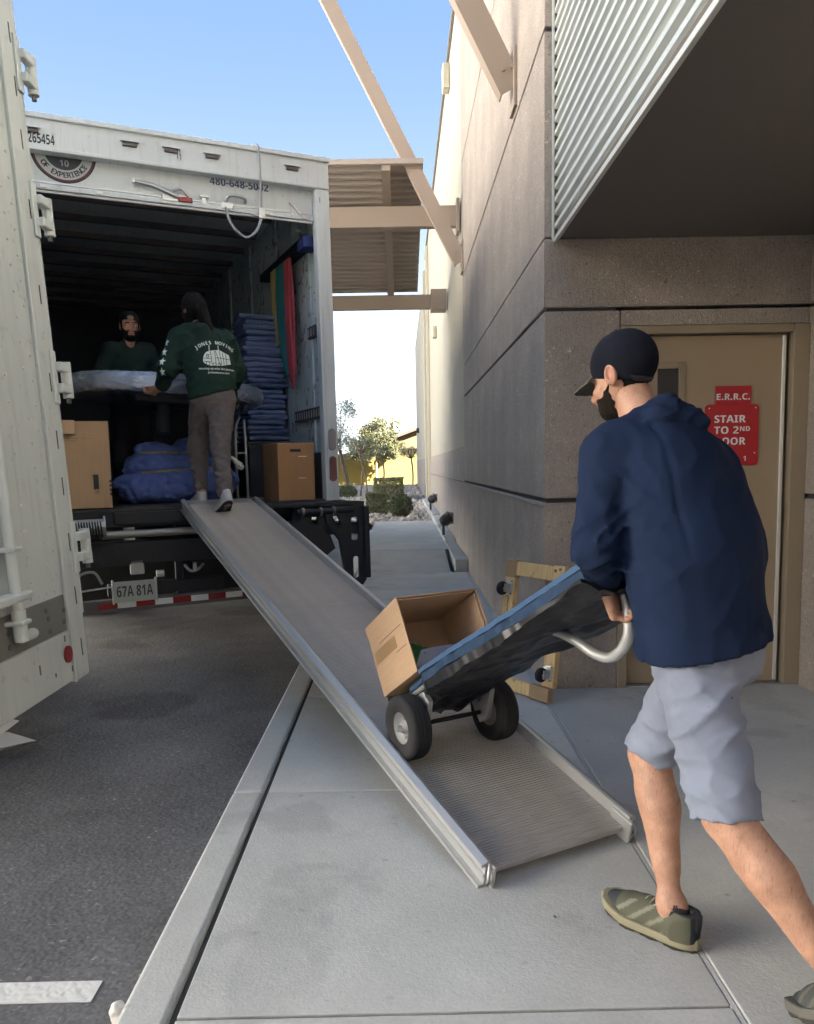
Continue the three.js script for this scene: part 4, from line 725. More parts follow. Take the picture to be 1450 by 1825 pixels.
{ // folded moving blankets in a tall stack
  const geos = [], blue = [[0.17, 0.225, 0.41], [0.15, 0.205, 0.38], [0.19, 0.245, 0.44]].map(c => std(c, 0.92, 0, { bumpMap: T.quilt, bumpScale: 0.004 }));
  for (let v = 0; v < 5; v++) {
    const w = 0.43, h = 0.058, d = 0.55, g = new RoundedBoxGeometry(w, h, d, 3, 0.022), q = new THREE.BoxGeometry(w, h, d, 18, 8, 14), p = q.attributes.position;
    for (let i = 0; i < p.count; i++) {
      let x = p.getX(i), y = p.getY(i), z = p.getZ(i); const yn = y / (h / 2), ex = Math.abs(x) / (w / 2), ez = Math.abs(z) / (d / 2);
      const lay = 0.006 * Math.cos(yn * Math.PI * 3), rnd0 = 0.016 * yn * yn;
      if (ez > 0.99) z -= Math.sign(z) * (0.006 - lay + rnd0 + 0.012 * P3.noise(x * 9, v * 3.1, yn * 1.3)); if (ex > 0.99) x -= Math.sign(x) * (0.006 - lay + rnd0 + 0.010 * P3.noise(z * 9, v * 2.1, yn * 1.3));
      y += 0.007 * P3.noise(x * 8 + v, z * 8, v * 1.7) - 0.006 * Math.max(ex ** 4, ez ** 4) * yn;
      p.setXYZ(i, x, y, z);
    }
    q.computeVertexNormals(); geos.push(q);
  }
  const N = 24;
  for (let i = 0; i < N; i++) {
    const ord = ['topmost', 'second', 'third', 'fourth', 'fifth', 'sixth', 'seventh', 'eighth', 'ninth', 'tenth', 'eleventh', 'twelfth'], lab = i === N - 1 ? 'topmost folded blue moving blanket of the tall stack' : i === 0 ? 'lowest folded blue moving blanket of the tall stack' : i >= N / 2 ? ord[N - 1 - i] + ' folded blue moving blanket from the top of the stack' : ord[i] + ' folded blue moving blanket from the bottom of the stack';
    const o = thingMesh('moving_blanket', geos[i % 5], blue[(i * 7) % 3], lab, 'blanket', 'blue blankets stacked in the truck');
    o.position.copy(inTruck(0.985 + rr(-0.018, 0.018) - (i > 20 ? 0.012 * (i - 20) : 0), 0.615 + i * 0.0535, -1.50 + rr(-0.02, 0.02))); o.rotation.set(rr(-0.015, 0.015), TYAW + rr(-0.07, 0.07) + (rnd() > 0.5 ? Math.PI : 0), rr(-0.02, 0.02)); o.scale.set(rr(0.92, 1.04), rr(0.88, 1.12), rr(0.94, 1.04));
  }
  const bin = tk('storage_bin', 'dark low bin supporting the stack of folded blankets', 'bin', null, 0.985, 0.003, -1.5);
  part('bin_body', bb(-0.22, 0.22, 0, 0.54, -0.28, 0.28, 0.015), std([0.05, 0.055, 0.07], 0.7), bin); part('bin_lid', bb(-0.23, 0.23, 0.541, 0.575, -0.29, 0.29, 0.01), std([0.06, 0.065, 0.08], 0.6), bin);
  const st = tk('metal_stand', 'silver tube stand on the truck floor in front of the blanket stack', 'stand', null, 0.625, 0.003, -0.98);
  part('frame_tube', tube([[-0.055, 0, 0.05], [-0.055, 0.6, 0.05], [-0.045, 0.72, 0.04], [0.0, 0.80, 0.0], [0.02, 0.82, -0.2], [0.02, 0.7, -0.3], [0.02, 0, -0.3]], 0.014, 60, 8), M.alu, st);
  part('frame_tube', tube([[0.045, 0, 0.06], [0.04, 0.5, 0.06], [0.035, 0.78, 0.05]], 0.014, 20, 8), M.alu, st);
  part('cross_bar', rod([-0.055, 0.45, 0.05], [0.042, 0.45, 0.06], 0.01), M.alu, st);
  const rodT = tk('pry_bar', 'long grey bar lying on the truck floor behind the ramp top', 'bar', null, 0.42, 0.02, -0.25, 0.25);
  part('bar', rod([-0.22, 0, 0], [0.24, 0.0, 0], 0.012), M.kick, rodT);
}
{ // coloured rubber bands hanging from the strap rail
  const kinds = [['yellow', [0.46, 0.36, 0.14], [[-1.27, 1.60], [-1.22, 1.56], [-1.17, 1.62], [-1.13, 1.58]]], ['teal', [0.03, 0.22, 0.235], [[-1.09, 1.42], [-1.04, 1.38], [-0.99, 1.27], [-0.95, 1.44], [-0.91, 1.22], [-0.87, 1.3]]], ['red', [0.46, 0.065, 0.09], [[-0.80, 1.15], [-0.765, 1.08], [-0.73, 1.10], [-0.69, 1.19]]]];
  for (const [n, c, list] of kinds) {
    const m = std(c, 0.6, 0, { bumpMap: T.fine, bumpScale: 0.0006 });
    list.forEach(([z, yb], bi) => {
      const wv = rr(0.006, 0.012), ph = rr(0, 6), o = tk('rubber_band', n + ' rubber band on the truck wall rail, ' + ['first', 'second', 'third', 'fourth', 'fifth', 'sixth'][list.length - 1 - bi] + ' of its colour from the opening', 'band', n + ' rubber bands on the rail', 1.12, yb, z);
      const H0 = 2.385 - yb, pts = s => Array.from({ length: 12 }, (_, i) => { const t = i / 11; return [s * 0.016 * Math.sin(t * 3.0) - 0.02 * t + (i === 11 ? 0.02 : 0), mix(0.015, H0, t), s * 0.013 * Math.sin(t * Math.PI * 0.95 + 0.15) + wv * Math.sin(t * 7 + ph)]; });
      part('band_loop', join([tube(pts(1), 0.0155, 36, 6), tube(pts(-1), 0.0155, 36, 6), tube([pts(1)[0], [0, 0.0, 0.0], pts(-1)[0]], 0.0155, 8, 6)]), m, o);
    });
  }
}
{ // oval table top in stretch wrap, carried level between the two movers
  const o = tk('wrapped_table', 'oval table top wrapped in shiny plastic carried between two movers', 'table', null, -0.08, 0.985, -0.68);
  const film = new THREE.MeshPhysicalMaterial({ color: new THREE.Color().setRGB(0.36, 0.40, 0.50), roughness: 0.14, metalness: 0.7, clearcoat: 1, clearcoatRoughness: 0.08, bumpMap: T.fine, bumpScale: 0.004 });
  const sec = [[0.0, -0.06], [0.7, -0.065], [0.88, -0.075], [0.95, -0.062], [0.985, -0.025], [1.0, 0.025], [0.985, 0.07], [0.93, 0.098], [0.6, 0.105], [0, 0.105]];
  const g = new THREE.LatheGeometry(new THREE.SplineCurve(sec.map(p => new THREE.Vector2(...p))).getPoints(40), 220); { const p = g.attributes.position; for (let i = 0; i < p.count; i++) { const x = p.getX(i), z = p.getZ(i), y = p.getY(i), a = Math.atan2(z, x), r = Math.hypot(x, z); const k = 1 + 0.010 * P3.noise(a * 9, y * 30, 1) + 0.007 * P3.noise(a * 26 + y * 30, y * 50, 4); p.setXYZ(i, x * 0.87 * k, y + (r > 0.5 ? 0.01 * P3.noise(a * 14, r * 3, 7) : 0), z * 0.47 * k); } g.computeVertexNormals(); }
  part('top', g, film, o);
  const pts = []; for (let i = 0; i < 6; i++) pts.push(i);
  part('pedestal', join([bb(-0.30, 0.32, -0.10, -0.042, -0.12, 0.12, 0.01), rod([-0.05, -0.1, 0], [-0.05, -0.36, 0.02], 0.055, 16)]), std([0.03, 0.03, 0.034], 0.6), o);
  o.rotation.z = -0.012; o.rotation.x = -0.11;
}
{ // furniture bundled in blue pads with yellow straps
  const f0 = U(0.10, [ell([-0.05, 0.16, -0.78], [0.52, 0.17, 0.30]), ell([-0.22, 0.33, -0.80], [0.24, 0.22, 0.22]), ell([0.17, 0.36, -0.86], [0.26, 0.24, 0.2]), ell([0.2, 0.2, -0.7], [0.3, 0.17, 0.25]), ell([-0.32, 0.14, -0.66], [0.22, 0.13, 0.16])]);
  const fold = (x, y, z) => { const a = 0.5 * P3.noise(x * 3, y * 3, z * 3); return -0.018 * Math.pow(Math.abs(Math.sin(x * 17 + y * 11 + 7 * a)), 0.6) - 0.03 * P3.noise(x * 6, y * 9, z * 6) - 0.012 * P3.noise(x * 18, y * 25, z * 18); };
  const strapY = [[0.30, 0.10, -0.30], [0.46, 0.02, -0.12]];
  const f = (x, y, z) => { let d = f0(x, y, z) + fold(x, y, z); for (const [h, s] of strapY) d += 0.03 * Math.exp(-(((y - h - x * s * 0.6) / 0.022) ** 2)); return Math.max(d, 0.004 - y); };
  const o = tk('padded_bundle', 'bulky furniture bundled in blue moving pads with yellow straps on truck floor', 'furniture');
  part('pads', nets([-0.66, -0.01, -1.2], [0.62, 0.66, -0.3], 0.0125, f), std([0.10, 0.15, 0.40], 0.9, 0, { bumpMap: T.quilt, bumpScale: 0.004 }), o);
  for (const [h, s] of strapY) { const pts = []; for (let k = 0; k <= 14; k++) { const x = -0.36 + k * 0.058, y = h + x * s * 0.6; let z = -0.25; while (z > -1.0 && f(x, y, z) > 0.004) z -= 0.004; pts.push(V(x, y, z + 0.006)); }
    const c = new THREE.CatmullRomCurve3(pts), n = 40, pos = []; for (let k = 0; k < n; k++) { const a = c.getPoint(k / n), b = c.getPoint((k + 1) / n), w = 0.013; pos.push(a.x, a.y - w, a.z, b.x, b.y - w, b.z, b.x, b.y + w, b.z, a.x, a.y - w, a.z, b.x, b.y + w, b.z, a.x, a.y + w, a.z); }
    const g = new THREE.BufferGeometry(); g.setAttribute('position', new THREE.Float32BufferAttribute(pos, 3)); g.computeVertexNormals(); boxUV(g); part('strap', g, std([0.30, 0.25, 0.10], 0.7, 0, { side: THREE.DoubleSide }), o); }
  const wp = tk('paper_wedge', 'white crumpled packing paper tucked beside the blue padded bundle', 'paper', null, 0.50, 0.30, -0.72);
  part('crumple', nets([-0.10, -0.03, -0.08], [0.10, 0.2, 0.08], 0.008, (x, y, z) => U(0.02, [cap([-0.03, 0.12, 0], [0.06, 0.02, 0], 0.012, 0.035)])(x, y, z) + 0.012 * P3.noise(x * 35, y * 35, z * 35)), M.paper, wp); wp.position.y -= 0.0;
}

/* ------------------------------------------------------------------ people */
const clothMat = (c, rough = 0.85, bs = 0.0006) => { const m = new THREE.MeshPhysicalMaterial({ roughness: rough, specularIntensity: 0.35, map: T.cloth, bumpMap: T.weave, bumpScale: bs }); m.color.setRGB(...c); return m; };
const skinMat = std('#ffffff', 0.6, 0, { vertexColors: true, map: T.skin, bumpMap: T.fine, bumpScale: 0.0007 });
const hairMat = clothMat([0.011, 0.008, 0.006], 0.75, 0.002);
function frameOf(fwd, up) { const Z = vnorm(fwd), X = vnorm(vcross(up, Z)), Y = vcross(Z, X); return [X, Y, Z]; }
const toM = (B, p) => new THREE.Matrix4().makeBasis(V(...B[0]), V(...B[1]), V(...B[2])).setPosition(...p);
const skinTone = (c, k) => (x, y, z) => { const n = 1 + 0.14 * P3.noise(x * 24, y * 24, z * 24) + 0.09 * P3.noise(x * 70, y * 70, z * 70); return [c[0] * n * k, c[1] * n * k, c[2] * n * k]; };
/* head in its own frame: x to its left, y up, z forward, origin between the ears */
const skull = U(0.03, [ell([0, 0.035, -0.015], [0.076, 0.092, 0.096]), ell([0, -0.035, 0.032], [0.062, 0.085, 0.062]), ell([0, -0.09, 0.048], [0.046, 0.034, 0.042])]);
const headField = (() => {
  const feat = U(0.014, [skull, cap([0, 0.004, 0.088], [0, -0.036, 0.110], 0.008, 0.0135), ell([0.012, -0.040, 0.100], [0.010, 0.009, 0.012]), ell([-0.012, -0.040, 0.100], [0.010, 0.009, 0.012]), ell([0, 0.020, 0.084], [0.052, 0.010, 0.014]), ell([0.036, -0.032, 0.068], [0.022, 0.018, 0.022]), ell([-0.036, -0.032, 0.068], [0.022, 0.018, 0.022]), ell([0, -0.062, 0.092], [0.023, 0.0055, 0.009]), ell([0, -0.073, 0.090], [0.019, 0.006, 0.009])]);
  const ear = s => U(0.008, [ell([s * 0.080, -0.002, -0.006], [0.011, 0.033, 0.020]), ell([s * 0.074, -0.01, 0.004], [0.012, 0.022, 0.012])]);
  const eL = ear(1), eR = ear(-1), dent = s => ell([s * 0.087, 0.002, -0.004], [0.007, 0.019, 0.010]), dL = dent(1), dR = dent(-1);
  const sockL = ell([0.031, 0.002, 0.100], [0.021, 0.012, 0.016]), sockR = ell([-0.031, 0.002, 0.100], [0.021, 0.012, 0.016]);
  return (x, y, z) => { let d = feat(x, y, z); d = Math.max(d, -sockL(x, y, z)); d = Math.max(d, -sockR(x, y, z)); d = smin(d, Math.max(eL(x, y, z), -dL(x, y, z)), 0.006); d = smin(d, Math.max(eR(x, y, z), -dR(x, y, z)), 0.006); return d; };
})();
function headGeo(tone) {
  return nets([-0.105, -0.14, -0.13], [0.105, 0.14, 0.135], 0.0036, headField, (x, y, z) => {
    let c = skinTone(tone, 1)(x, y, z); const lip = Math.exp(-((y + 0.067) ** 2) / 0.00006 - (x / 0.022) ** 2) * (z > 0.08 ? 1 : 0);
    c = [mix(c[0], tone[0] * 0.72, lip), mix(c[1], tone[1] * 0.5, lip), mix(c[2], tone[2] * 0.5, lip)];
    const ch = Math.exp(-(((Math.abs(x) - 0.04) / 0.02) ** 2) - ((y + 0.03) / 0.02) ** 2) * (z > 0.05 ? 0.25 : 0) + (Math.abs(x) > 0.074 ? 0.35 : 0); return [c[0] * (1 + 0.04 * ch), c[1] * (1 - 0.28 * ch), c[2] * (1 - 0.25 * ch)];
  });
}
/* hand: x across the knuckles (thumb side = -x * side), y along the fingers, z toward the palm */
function handGeo(tone, side, curl, B, p, wristDir) {
  const L = []; const kx = [-0.030, -0.010, 0.011, 0.031], ln = [0.95, 1.06, 1.0, 0.8];
  const palm = [];
  kx.forEach((x, i) => {
    palm.push(cap([x * 0.55, -0.045, 0], [x, 0.045, -0.002], 0.014, 0.0125));
    let q = [x, 0.045, 0], a = 0, r = 0.0098; const seg = [0.044, 0.027, 0.021];
    const f = []; for (let k = 0; k < 3; k++) { a += curl[k]; const e = [q[0] + x * 0.04, q[1] + Math.cos(a) * seg[k] * ln[i], q[2] + Math.sin(a) * seg[k] * ln[i]]; f.push(cap(q, e, r, r - 0.0009)); q = e; r -= 0.0009; }
    L.push(U(0.004, f));
  });
  const s = -side; const th = U(0.008, [cap([s * 0.022, -0.03, 0.006], [s * 0.044, 0.005, 0.022], 0.016, 0.0125), cap([s * 0.044, 0.005, 0.022], [s * 0.040, 0.034, 0.040], 0.0118, 0.0105), cap([s * 0.040, 0.034, 0.040], [s * 0.026, 0.052, 0.050], 0.0105, 0.009)]);
  const pf = U(0.014, [...palm, ell([0, 0, 0.008], [0.034, 0.045, 0.014]), cap([0, -0.04, 0], [0, -0.085, 0], 0.026, 0.029)]);
  const f = (x, y, z) => { let d = pf(x, y, z); for (const k of L) d = smin(d, k(x, y, z), 0.006); return smin(d, th(x, y, z), 0.010); };
  const g = nets([-0.072, -0.10, -0.03], [0.072, 0.15, 0.115], 0.0034, f, skinTone(tone, 1)); g.applyMatrix4(toM(B, p)); return g;
}
/* whole body under the clothes, one field */
function bodyGeo(J, tone, ax, cell = 0.0095, slim = 1) {
  const calf = (k, a, s) => { const d = vsub(a, k), m = vadd(k, d, 0.30), back = vnorm(vadd([0, 0, 0], J.back, 1)); return [cap(k, vadd(k, d, 0.25), 0.050 * slim, 0.045 * slim), cap(vadd(k, d, 0.25), a, 0.045, 0.0285), cap(vadd(vadd(k, d, 0.10), back, 0.020), vadd(vadd(k, d, 0.34), back, 0.024), 0.044 * slim * slim, 0.046 * slim * slim), cap(vadd(vadd(k, d, 0.34), back, 0.024), vadd(vadd(k, d, 0.72), back, 0.012), 0.046 * slim * slim, 0.028), ell(vadd(a, [0.022, 0.004, 0.008]), [0.011, 0.014, 0.014]), ell(vadd(a, [-0.022, 0.008, -0.004]), [0.011, 0.014, 0.014])]; };
  const foot = (a, h, t) => { const u = vnorm(vsub(t, h)), q = vadd(vmix(h, a, 0.5), u, 0.035); return [cap(q, a, 0.027, 0.0285), cap(vadd(q, [0, -0.004, 0]), vadd(vmix(t, a, 0.30), u, -0.05), 0.026, 0.018)]; };
  const L = [cap(J.pelvis, J.waist, 0.105, 0.105, ax, 0.72), cap(J.waist, J.chest, 0.105, 0.12, ax, 0.68), cap(J.shL, J.shR, 0.045, 0.045), cap(J.chest, J.neck, 0.085, 0.052), cap(J.neck, J.headBase, 0.056, 0.056),
    cap(J.hipL, J.kneeL, 0.058, 0.052 * slim), cap(J.hipR, J.kneeR, 0.058, 0.052 * slim), ...calf(J.kneeL, J.ankL), ...calf(J.kneeR, J.ankR), ...foot(J.ankL, J.heelL, J.toeL), ...foot(J.ankR, J.heelR, J.toeR),
    cap(J.shL, J.elL, 0.046, 0.038), cap(J.shR, J.elR, 0.046, 0.038), cap(J.elL, J.wrL, 0.038, 0.027), cap(J.elR, J.wrR, 0.038, 0.027)];
  const f = U(0.035, L), all = Object.values(J).filter(v => v !== J.back), lo = [0, 1, 2].map(i => Math.min(...all.map(v => v[i])) - 0.16), hi = [0, 1, 2].map(i => Math.max(...all.map(v => v[i])) + 0.16);
  return nets(lo, hi, cell, f, skinTone(tone, 1));
}
function mergeSkin(list) { const out = { position: [], normal: [], uv: [], color: [] }, idx = []; let o = 0; for (const g of list) { for (const k of Object.keys(out)) { const a = g.attributes[k].array; for (let i = 0; i < a.length; i++) out[k].push(a[i]); } const ix = g.index.array; for (let i = 0; i < ix.length; i++) idx.push(ix[i] + o); o += g.attributes.position.count; } const g = new THREE.BufferGeometry(); g.setAttribute('position', new THREE.Float32BufferAttribute(out.position, 3)); g.setAttribute('normal', new THREE.Float32BufferAttribute(out.normal, 3)); g.setAttribute('uv', new THREE.Float32BufferAttribute(out.uv, 2)); g.setAttribute('color', new THREE.Float32BufferAttribute(out.color, 3)); g.setIndex(idx); return g; }
function bounds(pts, m) { return [[0, 1, 2].map(i => Math.min(...pts.map(v => v[i])) - m), [0, 1, 2].map(i => Math.max(...pts.map(v => v[i])) + m)]; }
/* shoe in its own frame: origin under the heel, y up, z to the toe */
function shoe(parent, heel, toe, up, C, off) {
  const Z = vnorm(vsub(toe, heel)), B = frameOf(Z, up), m = toM(B, vsub(heel, off)), len = 0.298;
  const half = z => { const t = clamp(z / len, 0, 1); return (0.033 + 0.015 * Math.sin(t * Math.PI * 0.9) + 0.012 * smooth(0.35, 0.75, t)) * Math.sqrt(clamp(1 - ((t - 0.5) * 1.98) ** 6, 0, 1)) ; };
  const slab = (y0, y1, grow, wav) => (x, y, z) => { const c = 0.014 * smooth(0.62, 1, z / len) * 1.2, h = half(z) + grow - 0.003; const dx = Math.abs(x) - h, dz = Math.max(-z - grow + 0.002, z - len - grow), yy = y - c; return Math.max(dx, dz, y0 - yy + (wav ? 0.003 * Math.sin(z * 90) : 0), yy - (y1 + 0.008 * smooth(0.3, 0, z / len) + (wav ? 0.004 * Math.sin(z * 34 + 1) : 0))); };
  const g0 = nets([-0.07, -0.01, -0.02], [0.07, 0.05, 0.33], 0.004, slab(0.0, 0.013, 0.003, true)), g1 = nets([-0.07, -0.0, -0.02], [0.07, 0.07, 0.33], 0.004, slab(0.009, 0.033, 0.007, false));
  const upf = U(0.03, [cap([0, 0.035, 0.045], [0, 0.075, 0.04], 0.036, 0.036), cap([0, 0.04, 0.05], [0, 0.036, 0.20], 0.040, 0.042), cap([0, 0.036, 0.18], [0, 0.034, 0.262], 0.043, 0.030), cap([0, 0.075, 0.06], [0, 0.062, 0.15], 0.034, 0.028), cap([0, 0.055, 0.04], [0, 0.10, 0.018], 0.034, 0.026)]);
  const collar = ell([0, 0.125, 0.062], [0.030, 0.045, 0.048]);
  const g2 = nets([-0.07, 0.0, -0.03], [0.07, 0.15, 0.33], 0.0042, (x, y, z) => Math.max(upf(x, y, z), 0.026 - y, -collar(x, y, z), Math.abs(x) - half(z) - 0.006, y - 0.108), (x, y, z) => {
    const st = Math.sin((z * 0.8 + y * 0.9) * 150), side = smooth(0.02, 0.03, Math.abs(x)); let c = z > 0.238 ? C.toe : z < 0.008 || y > 0.104 ? C.heel : C.upper; if (z > 0.08 && z < 0.235 && side > 0.3 && st > 0.55) c = C.stripe; return c; });
  const vc = std('#ffffff', 0.8, 0, { vertexColors: true, bumpMap: T.weave, bumpScale: 0.0008 });
  const s = part('shoe', g2.applyMatrix4(m), vc, parent); part('outsole', g0.applyMatrix4(m), std(C.out, 0.85), s); part('midsole', g1.applyMatrix4(m), std(C.mid, 0.7), s);
  const lace = []; for (let i = 0; i < 5; i++) { const z = 0.10 + i * 0.023, y = 0.108 - i * 0.0072; lace.push(tube([[-0.024, y - 0.010, z], [0, y + 0.001, z + 0.006], [0.024, y - 0.010, z + 0.011]], 0.0028, 10, 5)); }
  lace.push(tube([[0, 0.107, 0.095], [-0.03, 0.11, 0.105], [-0.02, 0.098, 0.13]], 0.0028, 10, 5), tube([[0, 0.107, 0.095], [0.028, 0.108, 0.10], [0.03, 0.092, 0.12]], 0.0028, 10, 5));
  part('laces', join(lace).applyMatrix4(m), std(C.lace, 0.8), s);
}
/* mover in the blue jacket, pushing the hand truck (world coordinates, then shifted to his base) */
function personBase(name, label, base) { const o = thing(name, label, 'person', undefined); o.position.set(...base); return o; }
const shift = (g, b) => g.translate(-b[0], -b[1], -b[2]);
{
  const base = [0.78, 0, -1.9], o = personBase('person', 'person in blue jacket, grey shorts and dark cap pushing the hand truck', base);
  const f = vnorm([-0.34, 0, -0.94]), r = vnorm([0.94, 0, -0.34]);
  const J = { pelvis: [0.79, 0.93, -1.93], waist: [0.765, 1.06, -1.98], chest: [0.725, 1.25, -2.06], neck: [0.69, 1.435, -2.125], headBase: [0.665, 1.52, -2.17], shL: [0.555, 1.365, -2.07], shR: [0.87, 1.315, -2.17],
    elL: [0.523, 1.115, -2.0], wrL: [0.592, 0.985, -2.135], elR: [0.93, 1.10, -2.22], wrR: [0.80, 1.0, -2.33], hipL: [0.715, 0.90, -1.89], hipR: [0.86, 0.90, -1.99], kneeL: [0.775, 0.475, -1.745], kneeR: [0.722, 0.47, -2.165],
    ankL: [0.955, 0.175, -1.53], ankR: [0.735, 0.10, -1.985], heelL: [1.01, 0.135, -1.455], toeL: [0.955, 0.0, -1.665], heelR: [0.785, 0.0, -1.925], toeR: [0.605, 0.0, -2.15], back: [0.34, 0, 0.94] };
  const tone = [0.54, 0.335, 0.23], hf = vnorm([-0.66, -0.27, -0.70]), hB = frameOf(hf, [0, 1, 0]), hp = [0.642, 1.583, -2.19];
  const hm = toM(hB, hp).multiply(new THREE.Matrix4().makeScale(0.93, 0.93, 0.93)), hd = headGeo(tone).applyMatrix4(hm);
  // left hand closed on the loop handle
  const gp = htPoint(0, 1.122, -0.01), tn = htPoint(0, 1.128, -0.05).sub(htPoint(0, 1.108, 0.03)).normalize();
  let hy = V(0.40, -0.80, -0.30).normalize(), hx = tn.clone().addScaledVector(hy, -tn.dot(hy)).normalize(); if (hx.dot(V(0, 0, 1)) < 0) hx.negate();
  hx = V(-0.35, -0.35, 0.85); hx.addScaledVector(hy, -hx.dot(hy)).normalize();
  const hz = hx.clone().cross(hy); const hpL = gp.clone().addScaledVector(hz, -0.034).addScaledVector(hy, -0.042);
  const hL = handGeo(tone, 1, [1.0, 1.15, 0.75], [hx.toArray(), hy.toArray(), hz.toArray()], hpL.toArray());
  J.wrL = hpL.clone().addScaledVector(hy, -0.062).toArray();
  const ry = vnorm([-0.45, -0.5, -0.75]), rxx = vnorm(vcross(ry, [0, 1, 0])), rz = vcross(rxx, ry);
  const hR = handGeo(tone, -1, [0.9, 1.0, 0.6], [rxx, ry, rz], vadd(J.wrR, ry, 0.08));
  part('body', shift(mergeSkin([bodyGeo(J, tone, f, 0.0085), hd, hL, hR]), base), skinMat, o);

  // jacket
  const torso = U(0.06, [cap([0.795, 0.80, -1.935], [0.775, 1.05, -1.975], 0.184, 0.172, f, 0.86), cap([0.775, 1.05, -1.975], [0.74, 1.27, -2.06], 0.172, 0.178, f, 0.74), cap([0.61, 1.372, -2.085], [0.85, 1.305, -2.15], 0.088, 0.088), cap([0.74, 1.28, -2.06], [0.692, 1.425, -2.12], 0.125, 0.07), cap([0.865, 1.265, -2.09], [0.86, 1.12, -2.0], 0.080, 0.085)]);
  const armL = U(0.035, [cap(vadd(J.shL, [0.014, -0.008, 0]), J.elL, 0.079, 0.062), cap(J.elL, J.wrL, 0.062, 0.046)]), armR = U(0.04, [cap(J.shR, J.elR, 0.08, 0.064), cap(J.elR, J.wrR, 0.064, 0.046)]);
  const hood = U(0.018, [cap([0.628, 1.425, -2.06], [0.70, 1.452, -2.035], 0.020, 0.030), cap([0.70, 1.452, -2.035], [0.80, 1.445, -2.06], 0.030, 0.034), cap([0.80, 1.44, -2.06], [0.83, 1.405, -2.13], 0.030, 0.022), cap([0.655, 1.465, -2.09], [0.73, 1.487, -2.075], 0.022, 0.030), cap([0.73, 1.487, -2.075], [0.795, 1.47, -2.11], 0.030, 0.026)]);
  const ridge = (n, p) => Math.pow(1 - Math.min(1, Math.abs(n) * 1.9), p);
  const wrk = (x, y, z) => { // soft drapes, with creases that run from the armpit, the elbow and the waist
    const dE = Math.hypot(x - J.elL[0], y - J.elL[1], z - J.elL[2]), dA = Math.hypot(x - 0.61, y - 1.25, z + 2.02), u = x * 0.8 - z * 0.5, n1 = P3.noise(u * 6, y * 2.2, z * 5), n2 = P3.noise(u * 13 + y * 4, y * 5 - u * 3, z * 9);
    let a = 0.007 * n1 + 0.003 * n2;
    a -= 0.0075 * ridge(P3.noise(u * 7 + y * 2.5 + 5, y * 1.6 - u * 2, z * 5), 3) * smooth(1.36, 1.1, y);
    a -= 0.0045 * ridge(P3.noise(u * 15 - y * 6, y * 5 + u * 4, z * 9 + 2), 3);
    a -= 0.013 * Math.exp(-((dE / 0.13) ** 2)) * ridge(P3.noise(x * 9, y * 17 - x * 12, z * 9 + y * 6), 3);
    a += 0.0055 * Math.exp(-((((x - 0.638) * 0.94 - (z + 2.07) * 0.34 + (1.3 - y) * 0.05) / 0.006) ** 2)) * smooth(1.08, 1.16, y) * (x < 0.72 ? 1 : 0);
    a -= 0.009 * Math.exp(-((dA / 0.13) ** 2)) * ridge(P3.noise(x * 16 + y * 10, y * 7 - x * 6, z * 9), 2.2);
    a -= 0.005 * smooth(1.02, 0.84, y) * ridge(P3.noise(u * 10 + 9, y * 2.2, z * 7), 2.5);
    return a; };
  const fold = (x, y, z) => 0.012 * ridge(P3.noise(x * 14 + 1, y * 26, z * 14), 2) - 0.004;
  let jf = (x, y, z) => { let d = torso(x, y, z); d = smin(d, armR(x, y, z), 0.05); d = smin(d, armL(x, y, z), 0.028); d += wrk(x, y, z) + 0.004; const h = hood(x, y, z) - fold(x, y, z) * 0.8; return smin(d, h, 0.010); };
  jf = cut(jf, [0.62, 0.818, -1.95], vnorm([0.19, -1, 0.02]));
  { const q = jf, wd = vnorm(vsub(J.wrL, J.elL)), cp = vmix(J.elL, J.wrL, 1.05), wdR = vnorm(vsub(J.wrR, J.elR)); jf = (x, y, z) => { let d = q(x, y, z); const near = Math.hypot(x - J.wrL[0], y - J.wrL[1], z - J.wrL[2]); if (near < 0.08) d = Math.max(d, (x - cp[0]) * wd[0] + (y - cp[1]) * wd[1] + (z - cp[2]) * wd[2]); const nr = Math.hypot(x - J.wrR[0], y - J.wrR[1], z - J.wrR[2]); if (nr < 0.08) d = Math.max(d, (x - J.wrR[0]) * wdR[0] + (y - J.wrR[1]) * wdR[1] + (z - J.wrR[2]) * wdR[2]); return d; }; }
  const [jlo, jhi] = bounds([J.elL, J.wrL, J.elR, J.wrR, J.shL, J.shR, [0.66, 0.88, -1.88], [0.93, 1.45, -1.85], [0.7, 1.44, -2.1]], 0.095);
  const jk = part('jacket', shift(nets(jlo, jhi, 0.0068, jf), base), clothMat([0.0105, 0.0215, 0.056], 0.85, 0.0005), o);
  // shorts
  const thL = cap([0.748, 0.82, -1.905], vmix(J.hipL, J.kneeL, 1.1), 0.100, 0.078), thR = cap([0.84, 0.82, -1.985], vmix(J.hipR, J.kneeR, 1.1), 0.100, 0.078), seat = U(0.05, [ell([0.795, 0.84, -1.935], [0.138, 0.11, 0.115]), cap([0.785, 0.93, -1.95], [0.795, 0.86, -1.935], 0.12, 0.125, f, 0.8)]);
  const nL = vnorm(vsub(J.kneeL, J.hipL)), nR = vnorm(vsub(J.kneeR, J.hipR)), pL = vadd(J.kneeL, [-0.005, 0.0, 0]), pR = vadd(J.kneeR, [0, 0.035, 0]);
  const swr = (x, y, z) => { const n1 = P3.noise(x * 9, y * 7, z * 9), u = x * 0.9 + z * 0.4; return 0.007 * n1 - 0.009 * ridge(P3.noise(u * 5 + y * 3, y * 12 - u * 6, z * 5), 2.6) - 0.005 * ridge(P3.noise(u * 11, y * 20 + u * 7, z * 9 + 4), 2.6) + 0.005; };
  const sL = cut(thL, pL, vnorm(vadd(nL, [0, -0.5, 0]))), sR = cut(thR, pR, nR);
